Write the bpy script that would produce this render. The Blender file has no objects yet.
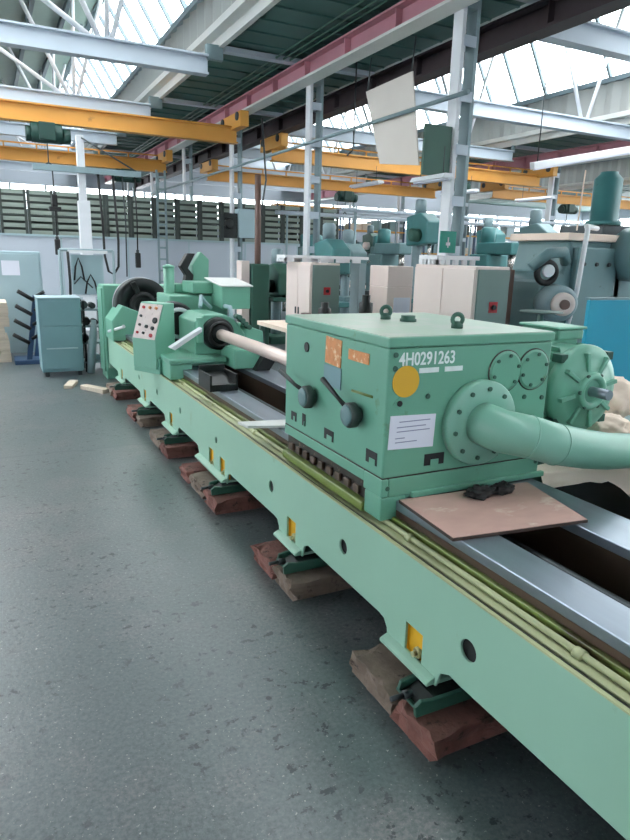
import bpy, bmesh, math, random
from mathutils import Vector, Matrix, noise as mnoise
random.seed(11)
PI = math.pi
SC = bpy.context.scene
COL = SC.collection

# ------------------------------------------------------------------ materials
def lin(c):
    return tuple((x/12.92 if x <= .04045 else ((x+.055)/1.055)**2.4) for x in [v/255 for v in c])
def mat(name, rgb, rough=.5, metal=0., var=.12, scale=3., dirt=None, dscale=2.5, dth=.62, dsoft=.08,
        bump=0., bscale=60., coat=0., stretch=None, spec=.5):
    m = bpy.data.materials.new(name); m.use_nodes = True
    nt = m.node_tree; N = nt.nodes; L = nt.links
    b = N['Principled BSDF']
    b.inputs['Roughness'].default_value = rough; b.inputs['Metallic'].default_value = metal
    b.inputs['Specular IOR Level'].default_value = spec
    if coat: b.inputs['Coat Weight'].default_value = coat
    tc = N.new('ShaderNodeTexCoord'); vec = tc.outputs['Object']
    if stretch:
        mp = N.new('ShaderNodeMapping'); mp.inputs['Scale'].default_value = stretch
        L.new(vec, mp.inputs['Vector']); vec = mp.outputs['Vector']
    n1 = N.new('ShaderNodeTexNoise'); n1.inputs['Scale'].default_value = scale; n1.inputs['Detail'].default_value = 6
    L.new(vec, n1.inputs['Vector'])
    c = lin(rgb)
    mx = N.new('ShaderNodeMix'); mx.data_type = 'RGBA'
    mx.inputs['A'].default_value = tuple(max(0, x*(1-var*1.6)) for x in c)+(1,)
    mx.inputs['B'].default_value = tuple(min(1, x*(1+var*1.6)) for x in c)+(1,)
    L.new(n1.outputs['Fac'], mx.inputs['Factor'])
    out = mx.outputs['Result']
    if dirt:
        n2 = N.new('ShaderNodeTexNoise'); n2.inputs['Scale'].default_value = dscale; n2.inputs['Detail'].default_value = 8
        n2.inputs['Roughness'].default_value = .65
        L.new(vec, n2.inputs['Vector'])
        r = N.new('ShaderNodeMapRange'); r.inputs['From Min'].default_value = dth; r.inputs['From Max'].default_value = dth+dsoft
        L.new(n2.outputs['Fac'], r.inputs['Value'])
        m2 = N.new('ShaderNodeMix'); m2.data_type = 'RGBA'
        m2.inputs['B'].default_value = lin(dirt)+(1,)
        L.new(r.outputs['Result'], m2.inputs['Factor']); L.new(out, m2.inputs['A'])
        out = m2.outputs['Result']
    L.new(out, b.inputs['Base Color'])
    if bump:
        n3 = N.new('ShaderNodeTexNoise'); n3.inputs['Scale'].default_value = bscale; n3.inputs['Detail'].default_value = 4
        L.new(vec, n3.inputs['Vector'])
        bp = N.new('ShaderNodeBump'); bp.inputs['Strength'].default_value = bump; bp.inputs['Distance'].default_value = .01
        L.new(n3.outputs['Fac'], bp.inputs['Height']); L.new(bp.outputs['Normal'], b.inputs['Normal'])
    return m

M = {}
M['green'] = mat('machine green enamel', (114,172,148), .38, var=.06, scale=2.2, dirt=(96,128,84), dscale=3.4, dth=.70, dsoft=.10)
M['bed_green'] = mat('bed green enamel', (150,190,168), .40, var=.07, scale=1.6, dirt=(128,150,100), dscale=2.6, dth=.64, dsoft=.10, stretch=(1,1,.5))
M['green_box'] = mat('gearbox green enamel', (106,164,140), .34, var=.07, scale=2.5, dirt=(90,122,76), dscale=4.2, dth=.635, dsoft=.10)
M['dgreen'] = mat('dark green paint', (52,92,78), .5, var=.12)
M['oily'] = mat('oily green ledge', (120,136,70), .32, var=.25, scale=6, dirt=(70,62,38), dscale=7, dth=.58, stretch=(1,.25,1))
M['cream_rail'] = mat('worn cream rail', (176,180,138), .4, var=.2, scale=9, dirt=(110,84,52), dscale=8, dth=.62, stretch=(1,.2,1))
M['rust_side'] = mat('brown oiled iron', (92,74,62), .35, .3, var=.25, scale=8, stretch=(1,.15,1))
M['way'] = mat('ground steel way', (150,160,170), .30, .75, var=.10, scale=5, stretch=(3,.3,1))
M['barsteel'] = mat('honed bar steel', (222,200,190), .38, .35, var=.05)
M['lidtop'] = mat('dusty skylit green lid', (164,186,168), .32, var=.08, scale=3, dirt=(178,188,176), dscale=5, dth=.5)  # pale tone holds dust plus skylight brightness put into the colour
M['steel'] = mat('bright steel', (205,196,190), .25, .85, var=.06)
M['dsteel'] = mat('dark steel', (70,76,78), .42, .6, var=.2, scale=10)
M['black'] = mat('black rubber', (16,18,19), .5, var=.2)
M['knob'] = mat('worn dark knob', (74,84,80), .5, .2, var=.3, scale=25)
M['hoistgreen'] = mat('hoist dark green', (30,66,58), .5, var=.1)
M['blackiron'] = mat('blackened iron', (22,28,28), .45, .2, var=.3, scale=6)
M['grease'] = mat('greasy dark grime', (46,40,34), .35, var=.5, scale=18, dirt=(120,104,84), dscale=22, dth=.60)
M['yellow'] = mat('yellow paint', (222,172,48), .5, var=.08)
M['pocket'] = mat('pocket yellow primer', (232,176,40), .5, var=.10, dirt=(220,214,190), dscale=14, dth=.66)
M['crane'] = mat('crane orange', (216,156,72), .5, var=.10, scale=1.2, dirt=(140,96,50), dscale=1.5, dth=.68)
M['orange'] = mat('orange plate', (214,140,84), .5, var=.2, scale=30, dirt=(236,204,160), dscale=38, dth=.55)
M['white'] = mat('white paint', (226,226,228), .5, var=.04)
M['paper'] = mat('white paper', (224,226,238), .7, var=.02)
M['ink'] = mat('grey ink', (142,146,172), .8, var=.1)
M['chalk'] = mat('white marker paint', (228,238,236), .8, var=.08, scale=40)
M['cream'] = mat('cream cabinet enamel', (226,208,200), .45, var=.03)
M['greycab'] = mat('grey green cabinet door', (112,132,126), .45, var=.05)
M['bluegrey'] = mat('blue grey cabinet enamel', (118,152,158), .45, var=.07, dirt=(96,118,120), dscale=4, dth=.66)
M['palegrey'] = mat('pale blue grey enamel', (160,182,188), .5, var=.05)
M['wallpaint'] = mat('pale blue wall paint', (180,188,198), .7, var=.04, scale=.8)
M['beam'] = mat('light grey blue steel paint', (184,194,204), .5, var=.05, scale=1.)
M['colwhite'] = mat('off white column paint', (214,216,220), .5, var=.05)
M['colteal'] = mat('grey teal column paint', (132,152,156), .5, var=.08)
M['pink'] = mat('pinkish red oxide girder', (196,138,150), .55, var=.12, scale=1.2)
M['girder_backlit'] = mat('backlit girder shade', (60,50,54), .6, var=.15)  # backlit shade put into the girder colour
M['soffit'] = mat('dark teal soffit panel', (70,106,100), .6, var=.12, scale=1.5)
M['slope'] = mat('grey green roof underside', (150,164,158), .7, var=.08, scale=1.5)
M['spandrel'] = mat('light corrugated sheet', (160,162,160), .6, var=.05)
M['gutter'] = mat('white gutter board', (214,214,210), .6, var=.05)
M['bar'] = mat('glazing bar grey', (110,126,134), .5, var=.06)
M['crate'] = mat('grey olive slats', (140,152,142), .7, var=.2, scale=3, stretch=(.5,1,4))
M['cratedark'] = mat('dark rack posts', (66,74,70), .7, var=.2)
M['brick'] = mat('chipped red pad block', (124,82,74), .85, var=.3, scale=14, dirt=(74,52,46), dscale=16, dth=.56, bump=.8, bscale=40)
M['bricktop'] = mat('dusty brown pad block', (120,104,92), .85, var=.25, scale=14, dirt=(70,58,52), dscale=16, dth=.58, bump=.6, bscale=40)
M['board'] = mat('pinkish plywood', (196,158,146), .6, var=.12, scale=7, dirt=(212,190,176), dscale=5, dth=.58, stretch=(1,2,1))
M['boardedge'] = mat('dark plywood edge', (66,52,46), .7, var=.2)
M['rag'] = mat('black oily rag', (34,32,32), .7, var=.4, scale=20, bump=.5)
M['cloth'] = mat('cream plastic sheet', (250,234,220), .5, var=.05, scale=4)
M['beige'] = mat('beige wrapping cloth', (244,220,202), .7, var=.06)
M['blue'] = mat('bright blue enamel', (0,160,190), .4, var=.03)
M['navy'] = mat('navy painted steel', (44,72,104), .5, var=.12)
M['teal'] = mat('teal enamel', (64,118,118), .45, var=.1, scale=4, dirt=(40,70,72), dscale=5, dth=.66)
M['tealgrey'] = mat('grey teal machine paint', (104,134,136), .45, var=.1, scale=4, dirt=(66,88,90), dscale=5, dth=.66)
M['tealsign'] = mat('teal green sign', (20,130,112), .5, var=.04)
M['brown'] = mat('brown painted pipe', (110,84,76), .55, var=.12)
M['wood'] = mat('pale pallet wood', (196,182,164), .8, var=.15, scale=6, stretch=(1,6,6))
M['red'] = mat('red button', (176,40,48), .4)
M['hangboard'] = mat('pale grey hanging board', (206,198,190), .7, var=.05, scale=2)
M['lamp_tube'] = mat('white lamp housing', (230,232,236), .4, var=.02)
M['panelface'] = mat('white control panel face', (216,200,194), .5, var=.10, scale=20, dirt=(150,120,112), dscale=26, dth=.62)
M['pipe'] = mat('pale green pipe enamel', (126,176,156), .32, var=.05, scale=2)

def glass_mat():
    m = bpy.data.materials.new('skylight glass'); m.use_nodes = True
    nt = m.node_tree; N = nt.nodes; L = nt.links
    for n in list(N):
        if n.type != 'OUTPUT_MATERIAL': N.remove(n)
    o = [n for n in N if n.type == 'OUTPUT_MATERIAL'][0]
    t = N.new('ShaderNodeBsdfTransparent'); t.inputs['Color'].default_value = (.93,.96,.97,1)
    g = N.new('ShaderNodeBsdfGlossy'); g.inputs['Roughness'].default_value = .08
    x = N.new('ShaderNodeMixShader'); x.inputs[0].default_value = .05
    L.new(t.outputs[0], x.inputs[1]); L.new(g.outputs[0], x.inputs[2]); L.new(x.outputs[0], o.inputs[0])
    return m
M['glass'] = glass_mat()

def floor_mat():
    m = bpy.data.materials.new('dark painted concrete floor'); m.use_nodes = True
    nt = m.node_tree; N = nt.nodes; L = nt.links; b = N['Principled BSDF']
    tc = N.new('ShaderNodeTexCoord'); v = tc.outputs['Object']
    def nz(scale, detail=6, rough=.6, off=0):
        n = N.new('ShaderNodeTexNoise'); n.inputs['Scale'].default_value = scale; n.inputs['Detail'].default_value = detail
        n.inputs['Roughness'].default_value = rough
        mp = N.new('ShaderNodeMapping'); mp.inputs['Location'].default_value = (off, off*1.7, 0); L.new(v, mp.inputs['Vector']); L.new(mp.outputs['Vector'], n.inputs['Vector'])
        return n.outputs['Fac']
    def rng(s, a, c):
        r = N.new('ShaderNodeMapRange'); r.inputs['From Min'].default_value = a; r.inputs['From Max'].default_value = c
        L.new(s, r.inputs['Value']); return r.outputs['Result']
    def mix(f, A, B):
        x = N.new('ShaderNodeMix'); x.data_type = 'RGBA'; L.new(f, x.inputs['Factor'])
        for k, q in (('A', A), ('B', B)):
            if isinstance(q, tuple): x.inputs[k].default_value = q+(1,)
            else: L.new(q, x.inputs[k])
        return x.outputs['Result']
    base = mix(rng(nz(.9, 5, .55), .3, .7), lin((80,93,92)), lin((104,108,109)))
    base = mix(rng(nz(1.1, 6, .65, 13), .50, .68), base, lin((122,116,116)))
    base = mix(rng(nz(60, 3, .7, 3), .35, .7), base, lin((66,78,79)))
    specks = rng(nz(70, 3, .7, 9), .64, .70)
    base = mix(specks, base, lin((164,164,158)))
    spots = rng(nz(18, 5, .65, 21), .585, .625)
    patch = rng(nz(1.6, 3, .5, 5), .36, .58)
    mm = N.new('ShaderNodeMath'); mm.operation = 'MULTIPLY'; L.new(spots, mm.inputs[0]); L.new(patch, mm.inputs[1])
    base = mix(mm.outputs[0], base, lin((30,40,42)))
    # a poured joint running across the shop floor
    sx = N.new('ShaderNodeSeparateXYZ'); L.new(v, sx.inputs[0])
    ad = N.new('ShaderNodeMath'); ad.operation = 'MULTIPLY_ADD'; L.new(nz(4, 3, .5, 2), ad.inputs[0]); ad.inputs[1].default_value = .10
    L.new(sx.outputs['Y'], ad.inputs[2])
    sb = N.new('ShaderNodeMath'); sb.operation = 'SUBTRACT'; L.new(ad.outputs[0], sb.inputs[0]); sb.inputs[1].default_value = 5.43
    ab = N.new('ShaderNodeMath'); ab.operation = 'ABSOLUTE'; L.new(sb.outputs[0], ab.inputs[0])
    base = mix(rng(ab.outputs[0], .022, .004), base, lin((72,80,84)))
    L.new(base, b.inputs['Base Color'])
    b.inputs['Roughness'].default_value = .36
    b.inputs['Specular IOR Level'].default_value = .6
    bp = N.new('ShaderNodeBump'); bp.inputs['Strength'].default_value = .12; bp.inputs['Distance'].default_value = .01
    L.new(nz(50, 4, .6, 7), bp.inputs['Height']); L.new(bp.outputs['Normal'], b.inputs['Normal'])
    return m
M['floor'] = floor_mat()

# ------------------------------------------------------------------ builders
OFF = {}
def V(*a): return Vector(a)
class MB:
    def __init__(s): s.bm = bmesh.new()
    def box(s, x0,x1,y0,y1,z0,z1, rot=None):
        vs = [s.bm.verts.new((x,y,z)) for x in (x0,x1) for y in (y0,y1) for z in (z0,z1)]
        for f in ((0,1,3,2),(4,6,7,5),(0,4,5,1),(2,3,7,6),(0,2,6,4),(1,5,7,3)):
            s.bm.faces.new([vs[i] for i in f])
        if rot:
            ax, ang, c = rot; R = Matrix.Rotation(ang, 3, ax); c = Vector(c)
            for q in vs: q.co = R @ (q.co-c) + c
        return s
    def frame_of(s, d):
        d = d.normalized(); u = d.cross(V(0,0,1))
        if u.length < 1e-3: u = d.cross(V(0,1,0))
        u.normalize(); return u, d.cross(u).normalized()
    def ring(s, c, u, w, r, n):
        return [s.bm.verts.new(c + u*(r*math.cos(2*PI*i/n)) + w*(r*math.sin(2*PI*i/n))) for i in range(n)]
    def lathe(s, o, d, prof, n=24, cap=True):
        o = Vector(o); d = Vector(d).normalized(); u, w = s.frame_of(d); prev = None
        for t, r in prof:
            cur = s.ring(o+d*t, u, w, max(r,1e-4), n)
            if prev:
                for i in range(n):
                    f = s.bm.faces.new((prev[i],prev[(i+1)%n],cur[(i+1)%n],cur[i])); f.smooth = True
            elif cap: s.bm.faces.new(cur[::-1])
            prev = cur
        if cap: s.bm.faces.new(prev)
        return s
    def cyl(s, a, b, r, n=16, r2=None):
        a = Vector(a); b = Vector(b)
        return s.lathe(a, b-a, [(0,r),((b-a).length, r if r2 is None else r2)], n)
    def tube(s, pts, r, n=8):
        pts = [Vector(p) for p in pts]; prev = None; u = None
        for i, p in enumerate(pts):
            d = (pts[min(i+1,len(pts)-1)]-pts[max(i-1,0)]).normalized()
            if u is None: u, w = s.frame_of(d)
            else:
                u = (u - d*u.dot(d)).normalized(); w = d.cross(u)
            rr = r[i] if isinstance(r, (list,tuple)) else r
            cur = s.ring(p, u, w, rr, n)
            if prev:
                for k in range(n):
                    f = s.bm.faces.new((prev[k],prev[(k+1)%n],cur[(k+1)%n],cur[k])); f.smooth = True
            else: s.bm.faces.new(cur[::-1])
            prev = cur
        s.bm.faces.new(prev); return s
    def prism(s, pts, axis, a, b):
        def P(p, t):
            return {'x':(t,p[0],p[1]), 'y':(p[0],t,p[1]), 'z':(p[0],p[1],t)}[axis]
        A = [s.bm.verts.new(P(p,a)) for p in pts]; B = [s.bm.verts.new(P(p,b)) for p in pts]
        n = len(pts)
        s.bm.faces.new(A); s.bm.faces.new(B[::-1])
        for i in range(n): s.bm.faces.new((A[i],B[i],B[(i+1)%n],A[(i+1)%n]))
        return s
    def torus(s, c, d, R, r, n=20, k=8):
        c = Vector(c); d = Vector(d).normalized(); u, w = s.frame_of(d); rings = []
        for i in range(n):
            e = u*math.cos(2*PI*i/n)+w*math.sin(2*PI*i/n)
            rings.append([s.bm.verts.new(c+e*(R+r*math.cos(2*PI*j/k))+d*(r*math.sin(2*PI*j/k))) for j in range(k)])
        for i in range(n):
            for j in range(k):
                f = s.bm.faces.new((rings[i][j],rings[(i+1)%n][j],rings[(i+1)%n][(j+1)%k],rings[i][(j+1)%k])); f.smooth = True
        return s
    def grid(s, fn, nu, nv, thick=0):
        G = [[s.bm.verts.new(fn(i/nu,j/nv)) for j in range(nv+1)] for i in range(nu+1)]
        fs = []
        for i in range(nu):
            for j in range(nv):
                f = s.bm.faces.new((G[i][j],G[i+1][j],G[i+1][j+1],G[i][j+1])); f.smooth = True; fs.append(f)
        if thick:
            r = bmesh.ops.solidify(s.bm, geom=fs, thickness=thick)
        return s
    def build(s, name, m, parent=None, bevel=0, sub=0):
        bmesh.ops.recalc_face_normals(s.bm, faces=s.bm.faces[:])
        me = bpy.data.meshes.new(name); s.bm.to_mesh(me); s.bm.free()
        return link_mesh(name, me, m, parent, bevel, sub)
def each(mb, name, m, parent=None, bevel=0):
    """every loose piece becomes a part of its own"""
    bm = mb.bm; bm.verts.index_update(); bm.verts.ensure_lookup_table()
    seen = set(); isl = []
    for v in bm.verts:
        if v.index in seen: continue
        st = [v]; seen.add(v.index); cur = []
        while st:
            q = st.pop(); cur.append(q)
            for e in q.link_edges:
                o = e.other_vert(q)
                if o.index not in seen: seen.add(o.index); st.append(o)
        isl.append({q.index for q in cur})
    res = []
    for ids in isl:
        nb = MB(); mp = {}
        for i in ids: mp[i] = nb.bm.verts.new(bm.verts[i].co)
        done = set()
        for i in ids:
            for f in bm.verts[i].link_faces:
                if f.index in done and f.index >= 0: continue
                key = tuple(sorted(q.index for q in f.verts))
                if key in done: continue
                done.add(key); nf = nb.bm.faces.new([mp[q.index] for q in f.verts]); nf.smooth = f.smooth
        res.append(nb.build(name, m, parent, bevel))
    bm.free(); return res
def root_off(p):
    return OFF.get(p.name, Vector((0,0,0)))
def link_mesh(name, me, m, parent=None, bevel=0, sub=0):
    me.materials.clear(); me.materials.append(M[m] if isinstance(m, str) else m)
    o = bpy.data.objects.new(name, me); COL.objects.link(o)
    if parent:
        off = root_off(parent); me.transform(Matrix.Translation(-off)); o.parent = parent; OFF[o.name] = off
    if bevel:
        b = o.modifiers.new('bevel', 'BEVEL'); b.width = bevel; b.segments = 2; b.limit_method = 'ANGLE'; b.angle_limit = math.radians(40)
    if sub:
        b = o.modifiers.new('sub', 'SUBSURF'); b.levels = sub; b.render_levels = sub
    return o
def tag(o, label, cat, group=None):
    o['label'] = label; o['category'] = cat
    if group: o['group'] = group
    return o
def thing(name, label, cat, loc=(0,0,0), group=None):
    o = bpy.data.objects.new(name, None); COL.objects.link(o); o.location = loc; o.empty_display_size = .1
    OFF[o.name] = Vector(loc)
    return tag(o, label, cat, group)
def struct(o): o['kind'] = 'structure'; return o
def dup(root, loc, label=None, rz=None):
    r = root.copy(); COL.objects.link(r); r.location = loc
    if rz is not None: r.rotation_euler = (0,0,rz)
    if label: r['label'] = label
    OFF[r.name] = Vector(loc)
    for ch in list(root.children):
        c = ch.copy(); COL.objects.link(c); c.parent = r
        for g in ch.children:
            d = g.copy(); COL.objects.link(d); d.parent = c
    return r
def holed_panel(name, outer, holes, x0, x1, m, parent, bevel=0):
    """plate lying in the plane x = const, outline and holes given as (y, z)"""
    cu = bpy.data.curves.new(name, 'CURVE'); cu.dimensions = '2D'; cu.fill_mode = 'BOTH'
    cu.extrude = abs(x1-x0)/2 - bevel; cu.bevel_depth = bevel; cu.bevel_resolution = 1
    for poly in [outer]+holes:
        sp = cu.splines.new('POLY'); sp.points.add(len(poly)-1)
        for p, q in zip(sp.points, poly): p.co = (q[0], q[1], 0, 1)
        sp.use_cyclic_u = True
    t = bpy.data.objects.new('tmp', cu); COL.objects.link(t)
    dg = bpy.context.evaluated_depsgraph_get()
    me = bpy.data.meshes.new_from_object(t.evaluated_get(dg))
    bpy.data.objects.remove(t); bpy.data.curves.remove(cu)
    # curve x -> world y, curve y -> world z, curve z -> world x
    T = Matrix(((0,0,1,(x0+x1)/2),(1,0,0,0),(0,1,0,0),(0,0,0,1)))
    me.transform(T)
    for p in me.polygons: p.use_smooth = False
    me.name = name
    return link_mesh(name, me, m, parent)
def text_part(name, body, size, T, m, parent, depth=.0008):
    cu = bpy.data.curves.new(name, 'FONT'); cu.body = body; cu.size = size; cu.extrude = depth; cu.resolution_u = 4
    cu.offset = .0012
    t = bpy.data.objects.new('tmp', cu); COL.objects.link(t)
    dg = bpy.context.evaluated_depsgraph_get()
    me = bpy.data.meshes.new_from_object(t.evaluated_get(dg))
    bpy.data.objects.remove(t); bpy.data.curves.remove(cu)
    me.transform(T); me.name = name
    return link_mesh(name, me, m, parent)
FRONT = lambda x,y,z: Matrix(((1,0,0,x),(0,0,-1,y),(0,1,0,z),(0,0,0,1)))    # reads on a face looking to -y
def circ(cy, cz, r, n=20, sy=1.): return [(cy+sy*r*math.cos(2*PI*i/n), cz+r*math.sin(2*PI*i/n)) for i in range(n)]

# ------------------------------------------------------------------ the hall
XL, XR, YF, YB = -14., 38., -7., 34.
P = 11.
Z0 = 5.17
COLY = [7.55+4.45*k for k in range(-3, 6)]
struct(MB().box(XL,XR,YF,YB,-.2,0).build('floor','floor'))
# sawtooth roof, repeated across the hall
n_pane = 0
for k in (-1,0,1,2):
    ox = k*P
    e0, e1 = 4.1+ox, 7.2+ox
    struct(MB().box(e0,e1,YF,YB,Z0,Z0+.12).build('ceiling','soffit'))
    b = MB()
    for i in range(int((YB-YF)/.6)): b.box(e0+.02,e1-.02,YF+.6*i,YF+.6*i+.05,Z0-.025,Z0)
    struct(b.build('ceiling','soffit'))
    # spandrel above the valley, corrugated
    b = MB(); n = int((YB-YF)/.25)
    pts = []
    for i in range(n+1): pts.append((e0+(.03 if i%2 else -.03), YF+.25*i))
    b.prism(pts+[(q[0]+.05,q[1]) for q in pts[::-1]], 'z', Z0, 6.3)
    struct(b.build('ceiling','spandrel'))
    struct(MB().box(e0-.12,e0-.03,YF,YB,Z0-.06,Z0+.22).box(e0-.30,e0-.12,YF,YB,Z0+.10,Z0+.22).build('trim_gutter','gutter'))
    # glazing, one pane field per column bay, with its bars
    ax, az = 3.2+ox, 7.8
    gx, gz = e0, 6.3
    ys = [YF]+COLY+[YB]
    for y0, y1 in zip(ys[:-1], ys[1:]):
        n_pane += 1
        struct(MB().prism([(gx,gz),(ax,az),(ax+.02,az),(gx+.02,gz)],'y',y0+.05,y1-.05).build('window_%d' % n_pane,'glass'))
        b = MB(); m_ = max(1,round((y1-y0)/1.1))
        for j in range(m_):
            yy = y0+(y1-y0)*j/m_
            b.prism([(gx-.05,gz),(ax-.05,az),(ax+.05,az),(gx+.05,gz)],'y',yy-.035,yy+.035)
        struct(b.build('trim_%d' % n_pane,'bar'))
    struct(MB().box(gx-.07,gx+.07,YF,YB,6.24,6.36).box(ax-.08,ax+.08,YF,YB,7.74,7.9).build('trim_glazing','bar'))
    # long roof slope falling to the previous valley
    px = e1-P
    sl = (az-Z0)/(ax-px); zz = lambda x: Z0+sl*(x-px)
    # unseen glazing added to the long slope of every bay for extra light
    ga, gb_, ya, yb = (px+.3,px+3.75,7.5,18.4) if k == 0 else (px+2.0,px+5.6,YF+.3,YB-.3)
    if k == -1: ya, yb = 5.0, 22.0; ga = px+.8
    if k == 1: yb = 14.0
    if k == 2: yb = -2.0
    for xa, xc, y0, y1 in ((px,ga,YF,YB),(gb_,ax,YF,YB),(ga,gb_,YF,ya),(ga,gb_,yb,YB)):
        struct(MB().prism([(xa,zz(xa)),(xc,zz(xc)),(xc,zz(xc)+.12),(xa,zz(xa)+.12)],'y',y0,y1).build('ceiling','slope'))
    n_pane += 1
    struct(MB().prism([(ga,zz(ga)+.05),(gb_,zz(gb_)+.05),(gb_,zz(gb_)+.07),(ga,zz(ga)+.07)],'y',ya,yb).build('window_%d' % n_pane,'glass'))  # added pane out of view, brings in extra daylight
    b = MB()
    for j in range(int((yb-ya)/1.1)+1): b.prism([(ga,zz(ga)),(gb_,zz(gb_)),(gb_,zz(gb_)+.04),(ga,zz(ga)+.04)],'y',ya+1.1*j,ya+1.1*j+.06)
    struct(b.build('trim_added_light','bar'))
    b = MB()
    for j in range(1,8):
        x = px+(ax-px)*j/8; z = Z0+sl*(x-px)
        b.box(x-.05,x+.05,YF,YB,z-.16,z-.01)
    struct(b.build('trim_purlin','bar'))
# end strip closing the last valley
struct(MB().box(7.2+2*P,XR,YF,YB,Z0,Z0+.12).build('ceiling','soffit'))
struct(MB().box(XL,-6.9-7.0+.1,YF,YB,Z0,Z0+.12).build('ceiling','soffit'))
# outer walls, each with a long band of windows
def wall_band(name, axis, at, a, b, z0, z1, wmat='wallpaint'):
    global n_pane
    m = MB()
    def bx(mb, u0,u1,w0,w1,q0=0,q1=.2):
        if axis == 'y': mb.box(u0,u1,at+q0,at+q1,w0,w1)
        else: mb.box(at+q0,at+q1,u0,u1,w0,w1)
    bx(m,a,b,0,z0); bx(m,a,b,z1,8.)
    struct(m.build(name, wmat))
    n_pane += 1
    g = MB(); bx(g,a,b,z0,z1,.09,.11); struct(g.build('window_%d' % n_pane,'glass'))
    t = MB(); n = int((b-a)/1.5)
    for i in range(n+1): bx(t,a+(b-a)*i/n-.04,a+(b-a)*i/n+.04,z0,z1,.05,.15)
    for zz in (z0+(z1-z0)/3, z0+2*(z1-z0)/3): bx(t,a,b,zz-.03,zz+.03,.05,.15)
    struct(t.build('trim_%d' % n_pane,'bar'))
wall_band('wall_back','y',YB,XL,XR,3.4,4.5)
wall_band('wall_left','x',XL-.2,YF,YB,1.6,3.4)
wall_band('wall_right','x',XR,YF,YB,1.2,4.6)
wall_band('wall_front','y',YF-.2,XL,XR,3.4,4.0)
# low partition across the hall with panel joints
b = MB().box(-6,9.6,18.5,18.6,0,1.92)
struct(b.build('wall_partition','wallpaint'))
b = MB()
for i in range(9): b.box(-5+1.7*i,-4.97+1.7*i,18.48,18.5,0,1.92)
b.box(-6,9.6,18.46,18.62,1.92,1.97)
struct(b.build('trim_partition','palegrey'))

# --- tie beams with their fan of truss webs, cross heads on the valleys
ROWN = {0:'nearest',1:'second nearest'}
beam0 = None
def tie_beam(bay, i, y):
    a, c = (-3.15,3.78) if bay == 0 else (7.25,15.0)
    where = 'left of the pink crane girder' if bay == 0 else 'over the right-hand bay'
    names = ['behind the camera','behind the camera, nearer','just before the frame','over the gearbox','over the far end of the machine bed',
             'above the yellow crane nearest the camera','beyond the low partition wall','above the slatted racks','near the back windows']
    t = thing('roof_tie_beam', 'pale grey steel tie beam with truss webs %s, %s' % (names[i], where), 'beam', ((a+c)/2,y,4.65), 'roof tie beams')
    MB().box(a,c,y-.03,y+.03,4.66,4.94).box(a,c,y-.11,y+.11,4.93,4.96).box(a,c,y-.11,y+.11,4.64,4.67).build('web_plate','beam',t)
    off = 0 if bay == 0 else P
    n0 = 2.1+off
    tops = [(n0-2.6,),(n0-1.1,),(n0+.1,),(n0+.9,)] if bay == 0 else [(n0-1.1,),(n0+.9,)]
    for (tx,) in tops:
        z = Z0+(7.8-Z0)/7.0*(tx-(-3.8+off)) - .02
        MB().tube([(n0-.02+.1*(tx-n0),y,4.96),(tx,y,z)],.045,6).build('truss_web','colwhite',t)
    MB().box(c-.02,4.06+off,y-.05,y+.05,4.90,5.14).build('end_bracket','colteal',t)
    if bay == 0: MB().tube([(n0-3.6,y,4.96),(n0-2.6,y,Z0+(7.8-Z0)/7.0*(n0-2.6-(-3.8+off)))],.04,6).build('truss_web','colwhite',t)
    return t
for bay in (0,1):
    for i, y in enumerate(COLY):
        if i >= 2: tie_beam(bay, i, y)
# --- columns, lattice of two channels with battens
colnames = {2:'before the frame',3:'nearest the camera, behind the boring gearbox',4:'second from the camera, behind a cream cabinet',
            5:'third from the camera, carrying a white electrical box',6:'fourth from the camera, beyond the low wall',7:'fifth back, among the slatted racks',8:'farthest back at the windows'}
def make_column(x, y, label, back=False):
    t = thing('lattice_column', label, 'column', (x,y,0), 'lattice steel columns')
    for s, mm in ((-1,'colwhite'),(1,'colteal')):
        x0 = x-.14 if s < 0 else x+.08
        MB().box(x0,x0+.06,y-.10,y+.10,0,5.05).build('channel',mm,t,.004)
    b = MB()
    for i in range(7):
        z = .35+.66*i
        for yy in (y-.105,y+.085): b.box(x-.10,x+.10,yy,yy+.02,z,z+.13)
    each(b,'batten_plate','beam',t)
    MB().box(x-.22,x+.22,y-.2,y+.2,0,.03).build('base_plate','colteal',t)
    b = MB().box(x-.08,x+.08,y-.10,y+.10,4.75,5.05)
    b.build('column_head','colteal',t,.004)
    return t
for i, y in enumerate(COLY):
    if i >= 3: make_column(5.9, y, 'lattice steel column of the middle row, '+colnames[i])
rown = ['','','', 'behind the large teal machine at right','seen through the gap above the big teal machine','far back in the right bay','farther back in the right bay','near the back wall of the right bay','at the back windows of the right bay']
for i, y in enumerate(COLY):
    if i >= 3: make_column(5.9+P, y, 'lattice steel column of the far right row, '+rown[i])
# --- crane runway girders
def girder(name, x, m, m2, label, zl=4.6, zh=5.05):
    t = thing(name, label, 'girder', (x,YF+.1,zl))
    y0, y1 = YF+.1, YB-.2
    MB().box(x-.012,x+.012,y0,y1,zl+.04,zh-.02).build('web_plate',m,t)
    MB().box(x-.15,x+.15,y0,y1,zh-.03,zh).build('top_flange',m,t)
    MB().box(x-.15,x+.15,y0,y1,zl,zl+.04).build('bottom_flange',m2,t)
    b = MB()
    for i in range(28): b.box(x-.12,x+.12,y0+.7+1.48*i,y0+.72+1.48*i,zl+.04,zh-.02)
    each(b,'stiffener',m,t)
    return t
girder('crane_girder',5.59,'pink','gutter','long pink oxide crane girder on the near left side of the columns',4.72)
girder('crane_girder',7.0,'girder_backlit','girder_backlit','long crane girder coloured dark as backlit on the right side of the middle columns',4.6,4.96)
girder('crane_girder',5.59+P,'pink','gutter','pink crane girder at the far side of the right bay')
girder('crane_girder',-3.4,'girder_backlit','girder_backlit','crane girder out on the far left row',4.72)
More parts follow.
